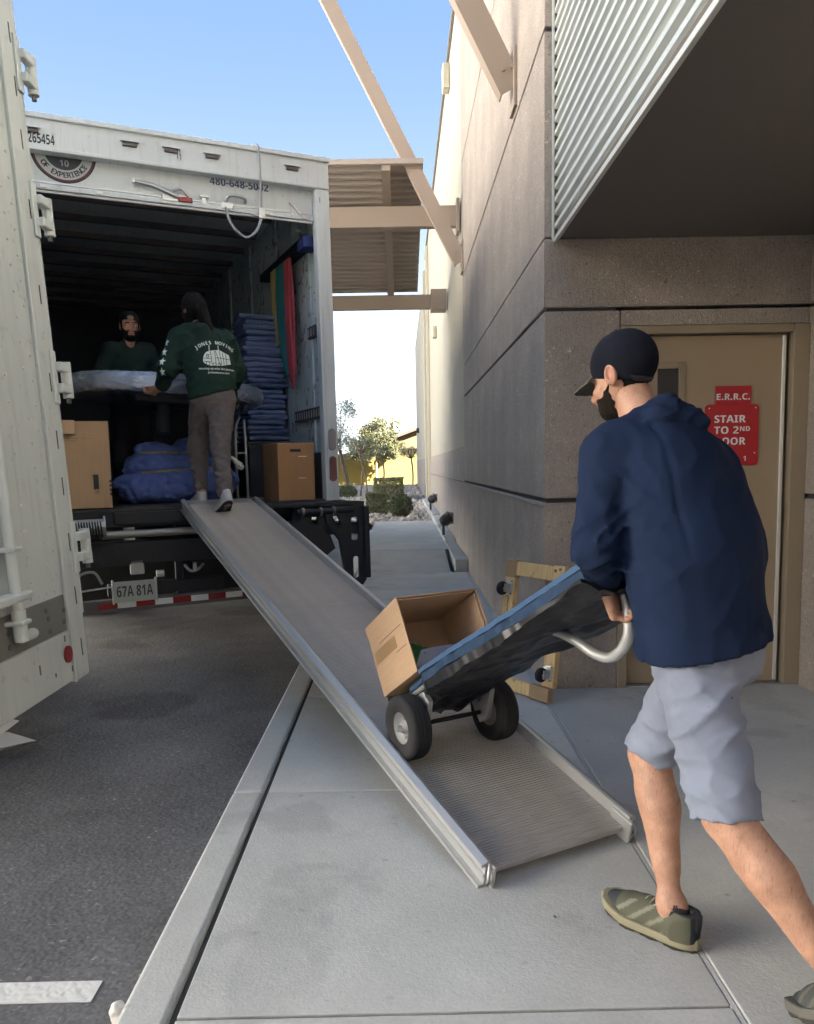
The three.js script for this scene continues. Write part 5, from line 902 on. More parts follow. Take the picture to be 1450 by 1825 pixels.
  const sf1 = (x, y, z) => smin(smin(sL(x, y, z), sR(x, y, z), 0.03), seat(x, y, z), 0.05) + swr(x, y, z), sf = (x, y, z) => Math.max(sf1(x, y, z), y - 0.99);
  const sh = part('shorts', shift(nets([0.54, 0.38, -2.32], [1.0, 1.0, -1.62], 0.007, sf), base), clothMat([0.275, 0.305, 0.385], 0.85, 0.0005), o);
  const pk = (a, b, w) => tube([a, vmix(a, b, 0.5).map((v, i) => v + (i === 1 ? -0.004 : 0)), b].map(q => vsub(q, base)), w, 10, 5);
  const onShorts = (x, y) => { let z = -1.55; while (z > -2.3 && sf(x, y, z) > 0) z -= 0.003; return [x, y, z + 0.001]; };
  part('pocket_seam', pk(onShorts(0.735, 0.742), onShorts(0.80, 0.760), 0.0022), M.inkDark, sh);
  // shoes and socks
  const C = { toe: [0.028, 0.034, 0.036], heel: [0.014, 0.017, 0.022], upper: [0.085, 0.085, 0.055], stripe: [0.20, 0.20, 0.145], out: [0.03, 0.03, 0.024], mid: [0.26, 0.235, 0.15], lace: [0.30, 0.29, 0.23] };
  shoe(o, J.heelR, J.toeR, [0, 1, 0], C, base);
  shoe(o, J.heelL, J.toeL, vnorm([0.2, 1, 0.35]), { ...C, upper: [0.05, 0.055, 0.05], stripe: [0.1, 0.1, 0.08], mid: [0.10, 0.095, 0.08] }, base);
  for (const [a, h] of [[J.ankR, J.heelR], [J.ankL, J.heelL]]) part('sock', shift(nets(...bounds([a, h], 0.08).concat([0.006]), cap(vmix(h, a, 0.55), vadd(a, [0, 0.004, 0]), 0.034, 0.0375)), base), std([0.03, 0.026, 0.03], 0.9), o);
  // cap, hair and beard in the head frame
  const hg = g => shift(g.applyMatrix4(hm), base);
  const edge = z => 0.016 + 0.43 * (z - 0.07), crown = ell([0, 0.040, -0.014], [0.086, 0.100, 0.108]);
  const capf = (x, y, z) => Math.max(crown(x, y, z) - 0.001 * Math.cos(Math.atan2(x, z) * 6), edge(z) - y);
  const cp = part('cap', hg(nets([-0.11, -0.07, -0.14], [0.11, 0.16, 0.12], 0.0042, capf)), clothMat([0.008, 0.0095, 0.017], 0.9, 0.001), o);
  const brim = (x, y, z) => { const yc = 0.030 - 0.30 * Math.max(0, z - 0.07) - 3.6 * x * x; return Math.max(Math.abs(y - yc) - 0.0035, Math.hypot(x / 0.082, (z - 0.075) / 0.092) - 1 > 0 ? (Math.hypot(x / 0.082, (z - 0.075) / 0.092) - 1) * 0.08 : -0.01, 0.07 - z); };
  part('brim', hg(nets([-0.1, -0.06, 0.05], [0.1, 0.06, 0.19], 0.0034, brim)), std([0.10, 0.09, 0.065], 0.8), cp);
  part('strap', hg(nets([-0.11, -0.07, -0.14], [0.11, 0.06, 0.02], 0.0038, (x, y, z) => Math.max(crown(x, y, z) - 0.0028, edge(z) + 0.001 - y, y - edge(z) - 0.018, z + 0.055))), std([0.012, 0.013, 0.02], 0.7), cp);
  part('button', hg(new THREE.SphereGeometry(0.007, 10, 6).translate(0, 0.141, -0.014)), M.black, cp);
  const hairf = (x, y, z) => Math.max(skull(x, y, z) - 0.002 + 0.003 * P3.noise(x * 130, y * 50, z * 130), y - 0.0, -0.066 - y + 0.006 * P3.noise(x * 90, y * 60, 3), z + 0.025 + 0.012 * P3.noise(x * 60, y * 60, 8));
  part('hair', hg(nets([-0.1, -0.08, -0.13], [0.1, 0.05, 0.02], 0.0036, hairf)), hairMat, o);
  const beardf = (x, y, z) => Math.max(skull(x, y, z) - 0.0034 + 0.003 * P3.noise(x * 150, y * 150, z * 150), y + 0.048 - 1.0 * Math.max(0, 0.045 - z) + 0.012 * P3.noise(x * 70, y * 70, z * 70), 0.018 - z + 0.008 * P3.noise(x * 80, y * 80, z * 80), (Math.abs(x) < 0.022 && y > -0.078 && y < -0.056) ? 0.01 : -1);
  part('beard', hg(nets([-0.09, -0.15, 0], [0.09, 0.02, 0.12], 0.0036, beardf)), clothMat([0.020, 0.014, 0.010], 0.9, 0.002), o);
}

/* mover walking up the ramp, seen from behind (truck coordinates) */
const inT = (o, b) => { o.position.copy(inTruck(...b)); o.rotation.y = TYAW; return o; };
{
  const base = [0.12, 0, 0.1], o = inT(personBase('person', 'long-haired person in green printed hoodie stepping off the ramp into the truck', base), base);
  const f = [0, 0, -1];
  const J = { pelvis: [0.145, 0.91, 0.19], waist: [0.14, 1.04, 0.17], chest: [0.12, 1.26, 0.12], neck: [0.075, 1.435, 0.07], headBase: [0.06, 1.51, 0.04], shL: [-0.075, 1.375, 0.10], shR: [0.285, 1.36, 0.09], elL: [-0.185, 1.12, 0.12], wrL: [-0.225, 0.985, -0.07], elR: [0.375, 1.11, 0.08], wrR: [0.37, 0.98, -0.16],
    hipL: [0.065, 0.89, 0.16], hipR: [0.225, 0.89, 0.21], kneeL: [0.05, 0.50, -0.06], kneeR: [0.16, 0.45, 0.30], ankL: [0.055, 0.115, -0.02], ankR: [0.15, 0.06, 0.52], heelL: [0.055, 0.005, 0.045], toeL: [0.05, 0.005, -0.24], heelR: [0.158, 0.045, 0.60], toeR: [0.14, -0.075, 0.345], back: [0, 0, 1] };
  const tone = [0.46, 0.26, 0.17], hB = frameOf(vnorm([-0.38, -0.15, -0.9]), [0, 1, 0]), hp = [0.045, 1.605, 0.04], hm = toM(hB, hp);
  const hy = vnorm([-0.55, -0.35, -0.7]), hx0 = [0.85, -0.1, -0.45], hx = vnorm(vadd(hx0, hy, -(hx0[0] * hy[0] + hx0[1] * hy[1] + hx0[2] * hy[2]))), hz = vcross(hx, hy);
  const hL = handGeo(tone, 1, [0.5, 0.7, 0.5], [hx, hy, hz], vadd(J.wrL, hy, 0.075));
  const ry = vnorm([0.1, -0.35, -0.9]), rx0 = [0.9, 0.1, 0.0], rx = vnorm(vadd(rx0, ry, -(rx0[0] * ry[0] + rx0[1] * ry[1] + rx0[2] * ry[2]))), rz = vcross(rx, ry);
  const hR = handGeo(tone, -1, [0.5, 0.7, 0.5], [rx, ry, rz], vadd(J.wrR, ry, 0.075));
  part('body', shift(mergeSkin([bodyGeo(J, tone, f, 0.011, 0.72), headGeo(tone).applyMatrix4(hm), hL, hR]), base), skinMat, o);
  const wr = (x, y, z) => 0.010 * P3.noise(x * 8, y * 5, z * 8) + 0.005 * P3.noise(x * 20, y * 14, z * 20) - 0.010 * Math.pow(1 - Math.min(1, Math.abs(P3.noise(x * 8 + y * 4, y * 9 - x * 4, z * 8)) * 1.9), 2.6);
  let hf = U(0.06, [cap([0.148, 0.89, 0.19], [0.128, 1.24, 0.13], 0.195, 0.205, f, 0.72), cap([-0.03, 1.36, 0.10], [0.25, 1.35, 0.09], 0.098, 0.098), cap(J.chest, J.neck, 0.13, 0.08), cap(J.shL, J.elL, 0.084, 0.072), cap(J.elL, J.wrL, 0.072, 0.048), cap(J.shR, J.elR, 0.084, 0.072), cap(J.elR, J.wrR, 0.072, 0.048)]);
  const hood = U(0.04, [cap([-0.03, 1.44, 0.12], [0.08, 1.41, 0.19], 0.05, 0.06), cap([0.08, 1.41, 0.19], [0.17, 1.42, 0.12], 0.06, 0.05)]);
  const hf0 = hf; hf = (x, y, z) => smin(hf0(x, y, z) + wr(x, y, z), hood(x, y, z) + 0.006 * P3.noise(x * 20, y * 20, z * 20), 0.015);
  const side = cut(hf, [-0.06, 0.855, 0], vnorm([0.26, -1, 0]));
  const wl = vnorm(vsub(J.wrL, J.elL)), wrr = vnorm(vsub(J.wrR, J.elR));
  const hcut = (x, y, z) => { let d = (x > -0.10 && x < 0.33 && z > -0.1) ? side(x, y, z) : hf(x, y, z); if (Math.hypot(x - J.wrL[0], y - J.wrL[1], z - J.wrL[2]) < 0.07) d = Math.max(d, (x - J.wrL[0]) * wl[0] + (y - J.wrL[1]) * wl[1] + (z - J.wrL[2]) * wl[2]); if (Math.hypot(x - J.wrR[0], y - J.wrR[1], z - J.wrR[2]) < 0.07) d = Math.max(d, (x - J.wrR[0]) * wrr[0] + (y - J.wrR[1]) * wrr[1] + (z - J.wrR[2]) * wrr[2]); return d; };
  const hd = part('hoodie', shift(nets([-0.36, 0.74, -0.32], [0.52, 1.56, 0.44], 0.0105, hcut), base), clothMat([0.024, 0.050, 0.037], 0.9, 0.0008), o);
  // back print, projected on the cloth
  const pr = canvasTex(512, 512, g => {
    g.clearRect(0, 0, 512, 512); g.fillStyle = '#dfe6e2'; g.strokeStyle = '#dfe6e2'; g.font = 'bold 58px sans-serif'; g.textAlign = 'center';
    const s = 'JONES MOVING'; for (let i = 0; i < s.length; i++) { const a = (i - 5.5) * 0.105; g.save(); g.translate(256 + Math.sin(a) * 400, 480 - Math.cos(a) * 400); g.rotate(a); g.fillText(s[i], 0, 0); g.restore(); }
    g.lineWidth = 8; g.beginPath(); g.moveTo(96, 300); g.quadraticCurveTo(92, 210, 150, 176); g.lineTo(215, 160); g.lineTo(300, 150); g.lineTo(430, 210); g.lineTo(444, 320); g.lineTo(300, 350); g.lineTo(180, 352); g.quadraticCurveTo(110, 340, 96, 300); g.closePath(); g.fill();
    g.globalCompositeOperation = 'destination-out'; g.lineWidth = 7; g.strokeStyle = '#000';
    for (const [x, y, x2, y2] of [[190, 175, 200, 340], [240, 165, 250, 345], [250, 160, 300, 345], [130, 210, 180, 215], [108, 260, 185, 262], [110, 300, 190, 305], [300, 160, 320, 340], [340, 180, 352, 335], [380, 195, 390, 330], [255, 250, 430, 262]]) { g.beginPath(); g.moveTo(x, y); g.lineTo(x2, y2); g.stroke(); }
    for (const [x, y, r0] of [[150, 325, 22], [230, 335, 18], [290, 335, 18], [150, 235, 14]]) { g.beginPath(); g.arc(x, y, r0, 0, 7); g.stroke(); }
    g.globalCompositeOperation = 'source-over'; g.fillRect(170, 96, 10, 80); g.fillRect(285, 92, 10, 66);
    g.font = 'bold 34px sans-serif'; g.fillText('moving up with the Joneses', 266, 400); g.fillText('jonesmoves.com', 280, 448);
  });
  const decal = (mesh, px, py, pz, w, h, d, t, rotY = 0) => { o.updateMatrixWorld(true); const at = V(px - base[0], py - base[1], pz - base[2]).applyMatrix4(o.matrixWorld); const e = new THREE.Euler(0, TYAW + rotY, 0); const g = new DecalGeometry(mesh, at, e, V(w, h, d)); g.applyMatrix4(o.matrixWorld.clone().invert()); const n = g.attributes.normal, p = g.attributes.position; for (let i = 0; i < p.count; i++) p.setXYZ(i, p.getX(i) + n.getX(i) * 0.0015, p.getY(i) + n.getY(i) * 0.0015, p.getZ(i) + n.getZ(i) * 0.0015); return part('print', g, std('#ffffff', 0.85, 0, { map: t, transparent: true, alphaTest: 0.4, polygonOffset: true, polygonOffsetFactor: -4 }), mesh); };
  decal(hd, 0.165, 1.19, 0.27, 0.33, 0.33, 0.16, pr);
  const sl = canvasTex(128, 512, g => { g.clearRect(0, 0, 128, 512); g.fillStyle = '#dfe6e2'; for (let k = 0; k < 4; k++) { const y = 60 + k * 120; g.beginPath(); for (let i = 0; i < 10; i++) { const a = i * Math.PI / 5 - Math.PI / 2, q = i % 2 ? 22 : 52; g.lineTo(64 + Math.cos(a) * q, y + Math.sin(a) * q * 1.05); } g.closePath(); g.fill(); } });
  decal(hd, -0.225, 1.19, 0.16, 0.075, 0.34, 0.16, sl, -0.75);
  // trousers
  const rg = n => Math.pow(1 - Math.min(1, Math.abs(n) * 1.9), 2.4), tw = (x, y, z) => 0.008 * P3.noise(x * 9, y * 6, z * 9) - 0.012 * rg(P3.noise(x * 7 + y * 2, y * 12 + x * 8, z * 7)) * smooth(0.85, 0.6, y) - 0.008 * rg(P3.noise(x * 12, y * 19 - x * 9, z * 12)) + 0.006;
  const lg = (h, k, a) => U(0.04, [cap(h, k, 0.112, 0.076), cap(k, vmix(k, a, 0.86), 0.074, 0.058)]);
  const tf0 = U(0.05, [lg([0.07, 0.86, 0.15], J.kneeL, J.ankL), lg([0.215, 0.86, 0.20], J.kneeR, J.ankR), ell([0.145, 0.90, 0.19], [0.175, 0.14, 0.135])]);
  part('trousers', shift(nets([-0.12, -0.04, -0.22], [0.40, 1.02, 0.64], 0.0105, (x, y, z) => tf0(x, y, z) + tw(x, y, z)), base), clothMat([0.185, 0.155, 0.15], 0.85, 0.0006), o);
  const C = { toe: [0.40, 0.40, 0.41], heel: [0.55, 0.55, 0.55], upper: [0.42, 0.42, 0.43], stripe: [0.2, 0.2, 0.21], out: [0.06, 0.06, 0.065], mid: [0.5, 0.5, 0.5], lace: [0.5, 0.5, 0.5] };
  shoe(o, J.heelR, J.toeR, vnorm([0, 1, 0.45]), C, base); shoe(o, J.heelL, J.toeL, [0, 1, 0], C, base);
  const hg = g => shift(g.applyMatrix4(hm), base);
  const hair = (x, y, z) => { const n = 0.004 * P3.noise(x * 110, y * 18, z * 110); let d = Math.max(skull(x, y, z) - 0.018, z - 0.035 - Math.max(0, y - 0.02) * 0.8); d = smin(d, cap([0.0, 0.0, -0.10], [-0.03, -0.20, -0.135], 0.055, 0.045)(x, y, z), 0.04); return d + n; };
  part('hair', hg(nets([-0.13, -0.28, -0.22], [0.13, 0.16, 0.09], 0.0055, hair)), clothMat([0.014, 0.010, 0.008], 0.7, 0.002), o);
}
/* mover inside the truck, facing out */
{
  const base = [-0.34, 0, -1.2], o = inT(personBase('person', 'person in dark shirt and backward cap facing out from inside the truck', base), base);
  const f = [0, 0, 1];
  const J = { pelvis: [-0.36, 0.95, -1.18], waist: [-0.355, 1.08, -1.17], chest: [-0.35, 1.30, -1.16], neck: [-0.345, 1.485, -1.15], headBase: [-0.342, 1.55, -1.14], shL: [-0.175, 1.425, -1.15], shR: [-0.525, 1.42, -1.15], elL: [-0.09, 1.17, -1.18], wrL: [-0.13, 1.04, -0.99], elR: [-0.63, 1.17, -1.18], wrR: [-0.60, 1.045, -0.97],
    hipL: [-0.28, 0.93, -1.18], hipR: [-0.44, 0.93, -1.18], kneeL: [-0.26, 0.50, -1.17], kneeR: [-0.46, 0.50, -1.16], ankL: [-0.25, 0.105, -1.20], ankR: [-0.47, 0.105, -1.20], heelL: [-0.25, 0.003, -1.25], toeL: [-0.24, 0.003, -0.98], heelR: [-0.47, 0.003, -1.25], toeR: [-0.48, 0.003, -0.98], back: [0, 0, -1] };
  const tone = [0.52, 0.31, 0.22], hB = frameOf(vnorm([0.02, -0.06, 1]), [0, 1, 0]), hp = [-0.34, 1.648, -1.115], S = 1.04, hm = toM(hB, hp).multiply(new THREE.Matrix4().makeScale(S, S, S));
  const mk = (w, side) => { const hy = vnorm([0, -0.15, 1]), hx = [-1, 0, 0], hz = vcross(hx, hy); return handGeo(tone, side, [0.4, 0.6, 0.4], [hx, hy, hz], vadd(w, hy, 0.075)); };
  part('body', shift(mergeSkin([bodyGeo(J, tone, f, 0.012, 0.72), headGeo(tone).applyMatrix4(hm), mk(J.wrL, 1), mk(J.wrR, -1)]), base), skinMat, o);
  const wr = (x, y, z) => 0.009 * P3.noise(x * 8, y * 5, z * 8) + 0.004 * P3.noise(x * 20, y * 14, z * 20);
  const sf0 = U(0.06, [cap([-0.355, 0.92, -1.17], [-0.35, 1.28, -1.16], 0.18, 0.20, f, 0.72), cap([-0.48, 1.41, -1.15], [-0.22, 1.41, -1.15], 0.085, 0.085), cap(J.chest, vadd(J.neck, [0, -0.015, 0]), 0.13, 0.07), cap(J.shL, J.elL, 0.08, 0.066), cap(J.elL, J.wrL, 0.066, 0.045), cap(J.shR, J.elR, 0.08, 0.066), cap(J.elR, J.wrR, 0.066, 0.045)]);
  const vneck = ell([-0.343, 1.52, -1.06], [0.055, 0.075, 0.075]);
  const sm = part('shirt', shift(nets([-0.76, 0.8, -1.42], [0.04, 1.56, -0.88], 0.0105, (x, y, z) => Math.max(sf0(x, y, z) + wr(x, y, z), -vneck(x, y, z), 0.86 - y)), base), clothMat([0.022, 0.038, 0.034], 0.9, 0.0008), o);
  part('chest_logo', shift(bb(-0.245, -0.155, 1.275, 1.335, -1.022, -1.020), base), std([0.5, 0.53, 0.52], 0.8, 0, { transparent: true, alphaTest: 0.5, map: canvasTex(96, 64, g => { g.clearRect(0, 0, 96, 64); g.fillStyle = '#ffffff'; g.beginPath(); g.moveTo(6, 50); g.lineTo(10, 26); g.lineTo(40, 12); g.lineTo(84, 26); g.lineTo(88, 52); g.closePath(); g.fill(); g.globalCompositeOperation = 'destination-out'; g.fillRect(12, 30, 60, 5); g.fillRect(20, 40, 60, 4); g.fillRect(44, 14, 4, 40); }) }), sm);
  const tf = U(0.05, [cap(J.hipL, J.kneeL, 0.108, 0.08), cap(J.kneeL, J.ankL, 0.08, 0.07), cap(J.hipR, J.kneeR, 0.108, 0.08), cap(J.kneeR, J.ankR, 0.08, 0.07), ell([-0.36, 0.93, -1.18], [0.17, 0.12, 0.13])]);
  part('trousers', shift(nets([-0.62, 0.04, -1.36], [-0.1, 1.06, -1.0], 0.012, (x, y, z) => tf(x, y, z) + 0.008 * P3.noise(x * 9, y * 8, z * 9)), base), clothMat([0.03, 0.03, 0.035], 0.9), o);
  const C = { toe: [0.05, 0.05, 0.05], heel: [0.04, 0.04, 0.04], upper: [0.05, 0.05, 0.05], stripe: [0.1, 0.1, 0.1], out: [0.03, 0.03, 0.03], mid: [0.2, 0.2, 0.2], lace: [0.2, 0.2, 0.2] };
  shoe(o, J.heelL, J.toeL, [0, 1, 0], C, base); shoe(o, J.heelR, J.toeR, [0, 1, 0], C, base);
  const hg = g => shift(g.applyMatrix4(hm), base);
  const capf = (x, y, z) => Math.max(ell([0, 0.040, -0.014], [0.086, 0.100, 0.108])(x, y, z), 0.055 + 0.25 * (z - 0.07) - y);
  const cp = part('cap', hg(nets([-0.11, -0.02, -0.14], [0.11, 0.16, 0.12], 0.0045, capf)), std([0.012, 0.012, 0.014], 0.85), o);
  part('strap_opening', hg(nets([-0.06, 0.03, 0.04], [0.06, 0.12, 0.12], 0.0035, (x, y, z) => Math.max(Math.abs(ell([0, 0.040, -0.014], [0.0865, 0.1005, 0.1085])(x, y, z)) - 0.0018, Math.hypot(x / 0.03, (y - 0.07) / 0.02) - 1 > 0 ? 0.01 : -0.01, -z))), std([0.36, 0.21, 0.15], 0.7), cp);
  const hairf = (x, y, z) => Math.max(skull(x, y, z) - 0.009 + 0.002 * P3.noise(x * 120, y * 60, z * 120), y - 0.07, -0.055 - y, z - 0.03 - 0.5 * Math.max(0, Math.abs(x) - 0.07));
  part('hair', hg(nets([-0.1, -0.08, -0.13], [0.1, 0.09, 0.06], 0.0045, hairf)), hairMat, o);
  const beardf = (x, y, z) => Math.max(skull(x, y, z) - 0.008 + 0.0025 * P3.noise(x * 140, y * 140, z * 140), y + 0.046 - 0.9 * Math.max(0, Math.abs(x) - 0.04), 0.0 - z, (Math.abs(x) < 0.026 && y > -0.083 && y < -0.057) ? 0.01 : -1);
  part('beard', hg(nets([-0.09, -0.15, -0.02], [0.09, 0.05, 0.12], 0.0038, beardf)), clothMat([0.028, 0.019, 0.014], 0.9, 0.002), o);
  for (const s of [-1, 1]) { const e = part('eye', hg(new THREE.SphereGeometry(0.0125, 16, 12).translate(s * 0.031, 0.0, 0.079)), std([0.6, 0.57, 0.54], 0.25), o); part('iris', hg(new THREE.SphereGeometry(0.0062, 12, 8).translate(s * 0.031, -0.001, 0.0865)), std([0.02, 0.013, 0.01], 0.2), e);
    part('eyelid', hg(nets([s * 0.031 - 0.022, -0.02, 0.06], [s * 0.031 + 0.022, 0.025, 0.1], 0.0025, (x, y, z) => Math.max(Math.abs(Math.hypot(x - s * 0.031, y, z - 0.079) - 0.0132) - 0.0016, 0.003 - y))), std([tone[0] * 0.8, tone[1] * 0.72, tone[2] * 0.7], 0.6), o);
    part('eyebrow', hg(tube([[s * 0.012, 0.020, 0.0985], [s * 0.030, 0.026, 0.097], [s * 0.048, 0.020, 0.086]], 0.0042, 10, 6)), hairMat, o); }
}

/* ------------------------------------------------------------------ planting and house beyond the walk */
{ // gravel bed
  const g = new THREE.PlaneGeometry(9, 24, 60, 120); g.rotateX(-Math.PI / 2); const p = g.attributes.position;
  const hgt = (x, z) => 0.12 + 0.05 * P3.noise(x * 0.6, z * 0.6, 1) + 0.03 * P3.noise(x * 2, z * 2, 5) + 0.01 * Math.max(0, -18 - z);
  for (let i = 0; i < p.count; i++) { const x = p.getX(i) - 3.7, z = p.getZ(i) - 28.2; p.setXYZ(i, x, hgt(x, z), z); } g.computeVertexNormals(); boxUV(g);
  const bed = thingMesh('gravel_bed', g, std([0.40, 0.35, 0.30], 0.95, 0, { bumpMap: T.asphaltB, bumpScale: 0.02 }), 'tan gravel planting bed at the end of the walk', null, null, 'structure');
  const sg = new THREE.IcosahedronGeometry(1, 1), N = 5200, im = new THREE.InstancedMesh(sg, std('#ffffff', 0.9), N), m = new THREE.Matrix4(), q = new THREE.Quaternion(), c = new THREE.Color();
  for (let i = 0; i < N; i++) { const z = -16.3 - 23 * Math.pow(rnd(), 1.5), x = rr(-3.6, 0.78), s = rr(0.018, 0.055) * (rnd() > 0.96 ? 1.9 : 1); q.setFromEuler(new THREE.Euler(rr(0, 6), rr(0, 6), rr(0, 6))); m.compose(V(x, hgt(x, z) + s * 0.25, z), q, V(s, s * rr(0.5, 0.9), s * rr(0.7, 1.2))); im.setMatrixAt(i, m); const t = rr(0.28, 0.5); c.setRGB(t, t * 0.9, t * 0.8); im.setColorAt(i, c); }
  im.name = 'gravel'; im.castShadow = im.receiveShadow = true; tag(im, 'loose tan stones scattered over the gravel bed', null, null, 'stuff'); scene.add(im);
}
function leafCloud(n, place, size, cols, flat = 0) { // many small two-sided leaves in one geometry
  const pos = [], col = [];
  for (let i = 0; i < n; i++) {
    const p = place(); if (!p) continue; const s = size * rr(0.6, 1.4), a = V(rr(-1, 1), rr(-1, 1) * (1 - flat), rr(-1, 1)).normalize(), b = V(rr(-1, 1), rr(-1, 1), rr(-1, 1)).cross(a).normalize(), c = cols[Math.floor(rnd() * cols.length)], k = rr(0.8, 1.25);
    const A = p.clone().addScaledVector(a, -s), B = p.clone().addScaledVector(b, s * 0.42), C = p.clone().addScaledVector(a, s), E = p.clone().addScaledVector(b, -s * 0.42);
    for (const v of [A, B, C, A, C, E]) { pos.push(v.x, v.y, v.z); col.push(c[0] * k, c[1] * k, c[2] * k); }
  }
  const g = new THREE.BufferGeometry(); g.setAttribute('position', new THREE.Float32BufferAttribute(pos, 3)); g.setAttribute('color', new THREE.Float32BufferAttribute(col, 3)); g.computeVertexNormals(); return g;
}
const leafMat = new THREE.MeshPhysicalMaterial({ color: 0xffffff, vertexColors: true, roughness: 0.8, side: THREE.DoubleSide, transmission: 0.3, thickness: 0 });
const barkMat = std('#ffffff', 0.95, 0, { map: T.bark });
{
  const bush = (x, z, w, h, d, n, cols, label, boxy, leaf = 0.035) => {
    const b = thing('shrub', label, 'shrub'); b.position.set(x, 0.13, z);
    part('foliage', leafCloud(n, () => { let u = rr(-1, 1), v = rr(-1, 1), t = rr(-1, 1); if (!boxy) { const l = Math.hypot(u, v, t); if (l > 1) return null; const k = 0.55 + 0.45 * l; } else { const e = Math.floor(rnd() * 3); if (rnd() > 0.3) { if (e === 0) u = Math.sign(u) * rr(0.85, 1.03); else if (e === 1) v = rr(0.8, 1.04); else t = Math.sign(t) * rr(0.85, 1.03); } } const bump = 1 + 0.12 * P3.noise(u * 2.2 + x, v * 2.2, t * 2.2 + z); return V(u * w / 2 * bump, h * 0.52 + v * h * 0.5 * bump, t * d / 2 * bump); }, leaf, cols), leafMat, b);
    part('stems', join(Array.from({ length: 5 }, (_, i) => tube([[0.03 * i - 0.06, 0, 0], [(i - 2) * w * 0.12, h * 0.3, rr(-0.1, 0.1) * d], [(i - 2) * w * 0.18, h * 0.7, rr(-0.2, 0.2) * d]], 0.012, 8, 5))), barkMat, b);
  };
  const g1 = [[0.085, 0.105, 0.04], [0.11, 0.13, 0.055], [0.06, 0.08, 0.03]], g2 = [[0.14, 0.15, 0.06], [0.11, 0.12, 0.05], [0.17, 0.17, 0.08]];
  bush(-0.03, -17.6, 0.62, 0.55, 0.6, 5200, g1, 'round grey-green shrub in the gravel nearest the wall', false, 0.03);
  bush(-0.62, -18.9, 0.52, 0.52, 0.6, 5200, g2, 'small clipped square shrub in the gravel beside the truck lift', true, 0.028);
  bush(-0.42, -25.2, 0.95, 0.78, 1.3, 6500, g2, 'wide clipped block hedge shrub further back in the gravel', true, 0.035);
  bush(-2.0, -27.5, 0.8, 0.55, 0.8, 3800, g1, 'low dark shrub below the trees at the truck edge', false, 0.04);
  const tree = (x, z, trunks, crowns, n, cols, leaf, label, name = 'tree') => {
    const t = thing(name, label, 'tree'); t.position.set(x, 0.1, z);
    part('trunk', join(trunks.map(([pts, r]) => { const g = tube(pts, r, 20, 7); return g; })), barkMat, t);
    const clumps = []; for (const [cx, cy, cz, r, k] of crowns) for (let i = 0; i < k; i++) { const u = V(rr(-1, 1), rr(-1, 1), rr(-1, 1)); if (u.length() > 1) { i--; continue; } clumps.push([cx + u.x * r, cy + u.y * r * 0.8, cz + u.z * r, r * rr(0.30, 0.52)]); }
    part('crown', leafCloud(n, () => { const c = clumps[Math.floor(rnd() * clumps.length)], u = V(rr(-1, 1), rr(-1, 1), rr(-1, 1)); if (u.length() > 1) return null; return V(c[0] + u.x * c[3], c[1] + u.y * c[3], c[2] + u.z * c[3]); }, leaf, cols), leafMat, t);
    const br = clumps.slice(0, 26).map(c => { const [pts] = trunks[Math.floor(rnd() * trunks.length)], e = pts[pts.length - 1]; return tube([e, [mix(e[0], c[0], 0.5), mix(e[1], c[1], 0.4), mix(e[2], c[2], 0.5)], [c[0], c[1], c[2]]], 0.014, 8, 4); });
    part('branches', join(br), barkMat, t);
  };
  const olive = [[0.24, 0.28, 0.23], [0.29, 0.33, 0.28], [0.19, 0.22, 0.17]], dusty = [[0.24, 0.25, 0.14], [0.19, 0.21, 0.11]], lime = [[0.040, 0.043, 0.002], [0.050, 0.050, 0.002], [0.030, 0.034, 0.002]];
  tree(-2.35, -32, [[[[0.15, 0, 0], [0.05, 0.9, 0], [-0.2, 1.9, 0]], 0.05], [[[0.15, 0, 0], [-0.05, 1.0, 0.1], [-0.3, 2.2, 0.1]], 0.035]], [[-0.3, 2.9, 0, 1.0, 26], [-0.1, 2.1, 0, 0.6, 12], [0.0, 3.6, 0, 0.6, 8]], 8000, olive, 0.045, 'tall feathery grey-green tree rising beside the truck edge');
  tree(-1.55, -28.5, [[[[0, 0, 0], [0.1, 1.0, 0], [0.25, 1.75, 0]], 0.035], [[[0.28, 0, 0], [0.2, 0.9, 0], [0.0, 1.7, 0.1]], 0.03]], [[0.1, 2.05, 0, 0.55, 16], [0.3, 1.7, 0, 0.35, 7]], 3000, dusty, 0.036, 'small leaning tree with a dusty green crown before the yellow wall');
  tree(-0.95, -38, [[[[0, 0, 0], [0.1, 0.9, 0], [0.02, 1.7, 0]], 0.04]], [[0.0, 2.0, 0, 0.5, 14], [0.3, 1.7, 0, 0.3, 6]], 1900, dusty, 0.040, 'thin dark tree in the middle of the yellow wall');
  tree(0.62, -40.5, [[[[0, 0, 0], [0.02, 0.9, 0], [-0.05, 1.6, 0]], 0.045]], [[-0.15, 1.95, 0, 0.55, 14], [0.1, 1.8, 0, 0.35, 6]], 1900, dusty, 0.042, 'small tree with brown trunk close to the building end');
  tree(-1.5, -46.2, [[[[0, 0, 0], [0, 1.2, 0], [0.1, 2.4, 0]], 0.07]], [[0.25, 3.05, 0, 1.15, 34], [0.9, 2.2, 0, 0.7, 12], [-0.7, 2.3, 0, 0.8, 12]], 17000, lime, 0.075, 'bright yellow-green sunlit tree behind the yellow wall trees');
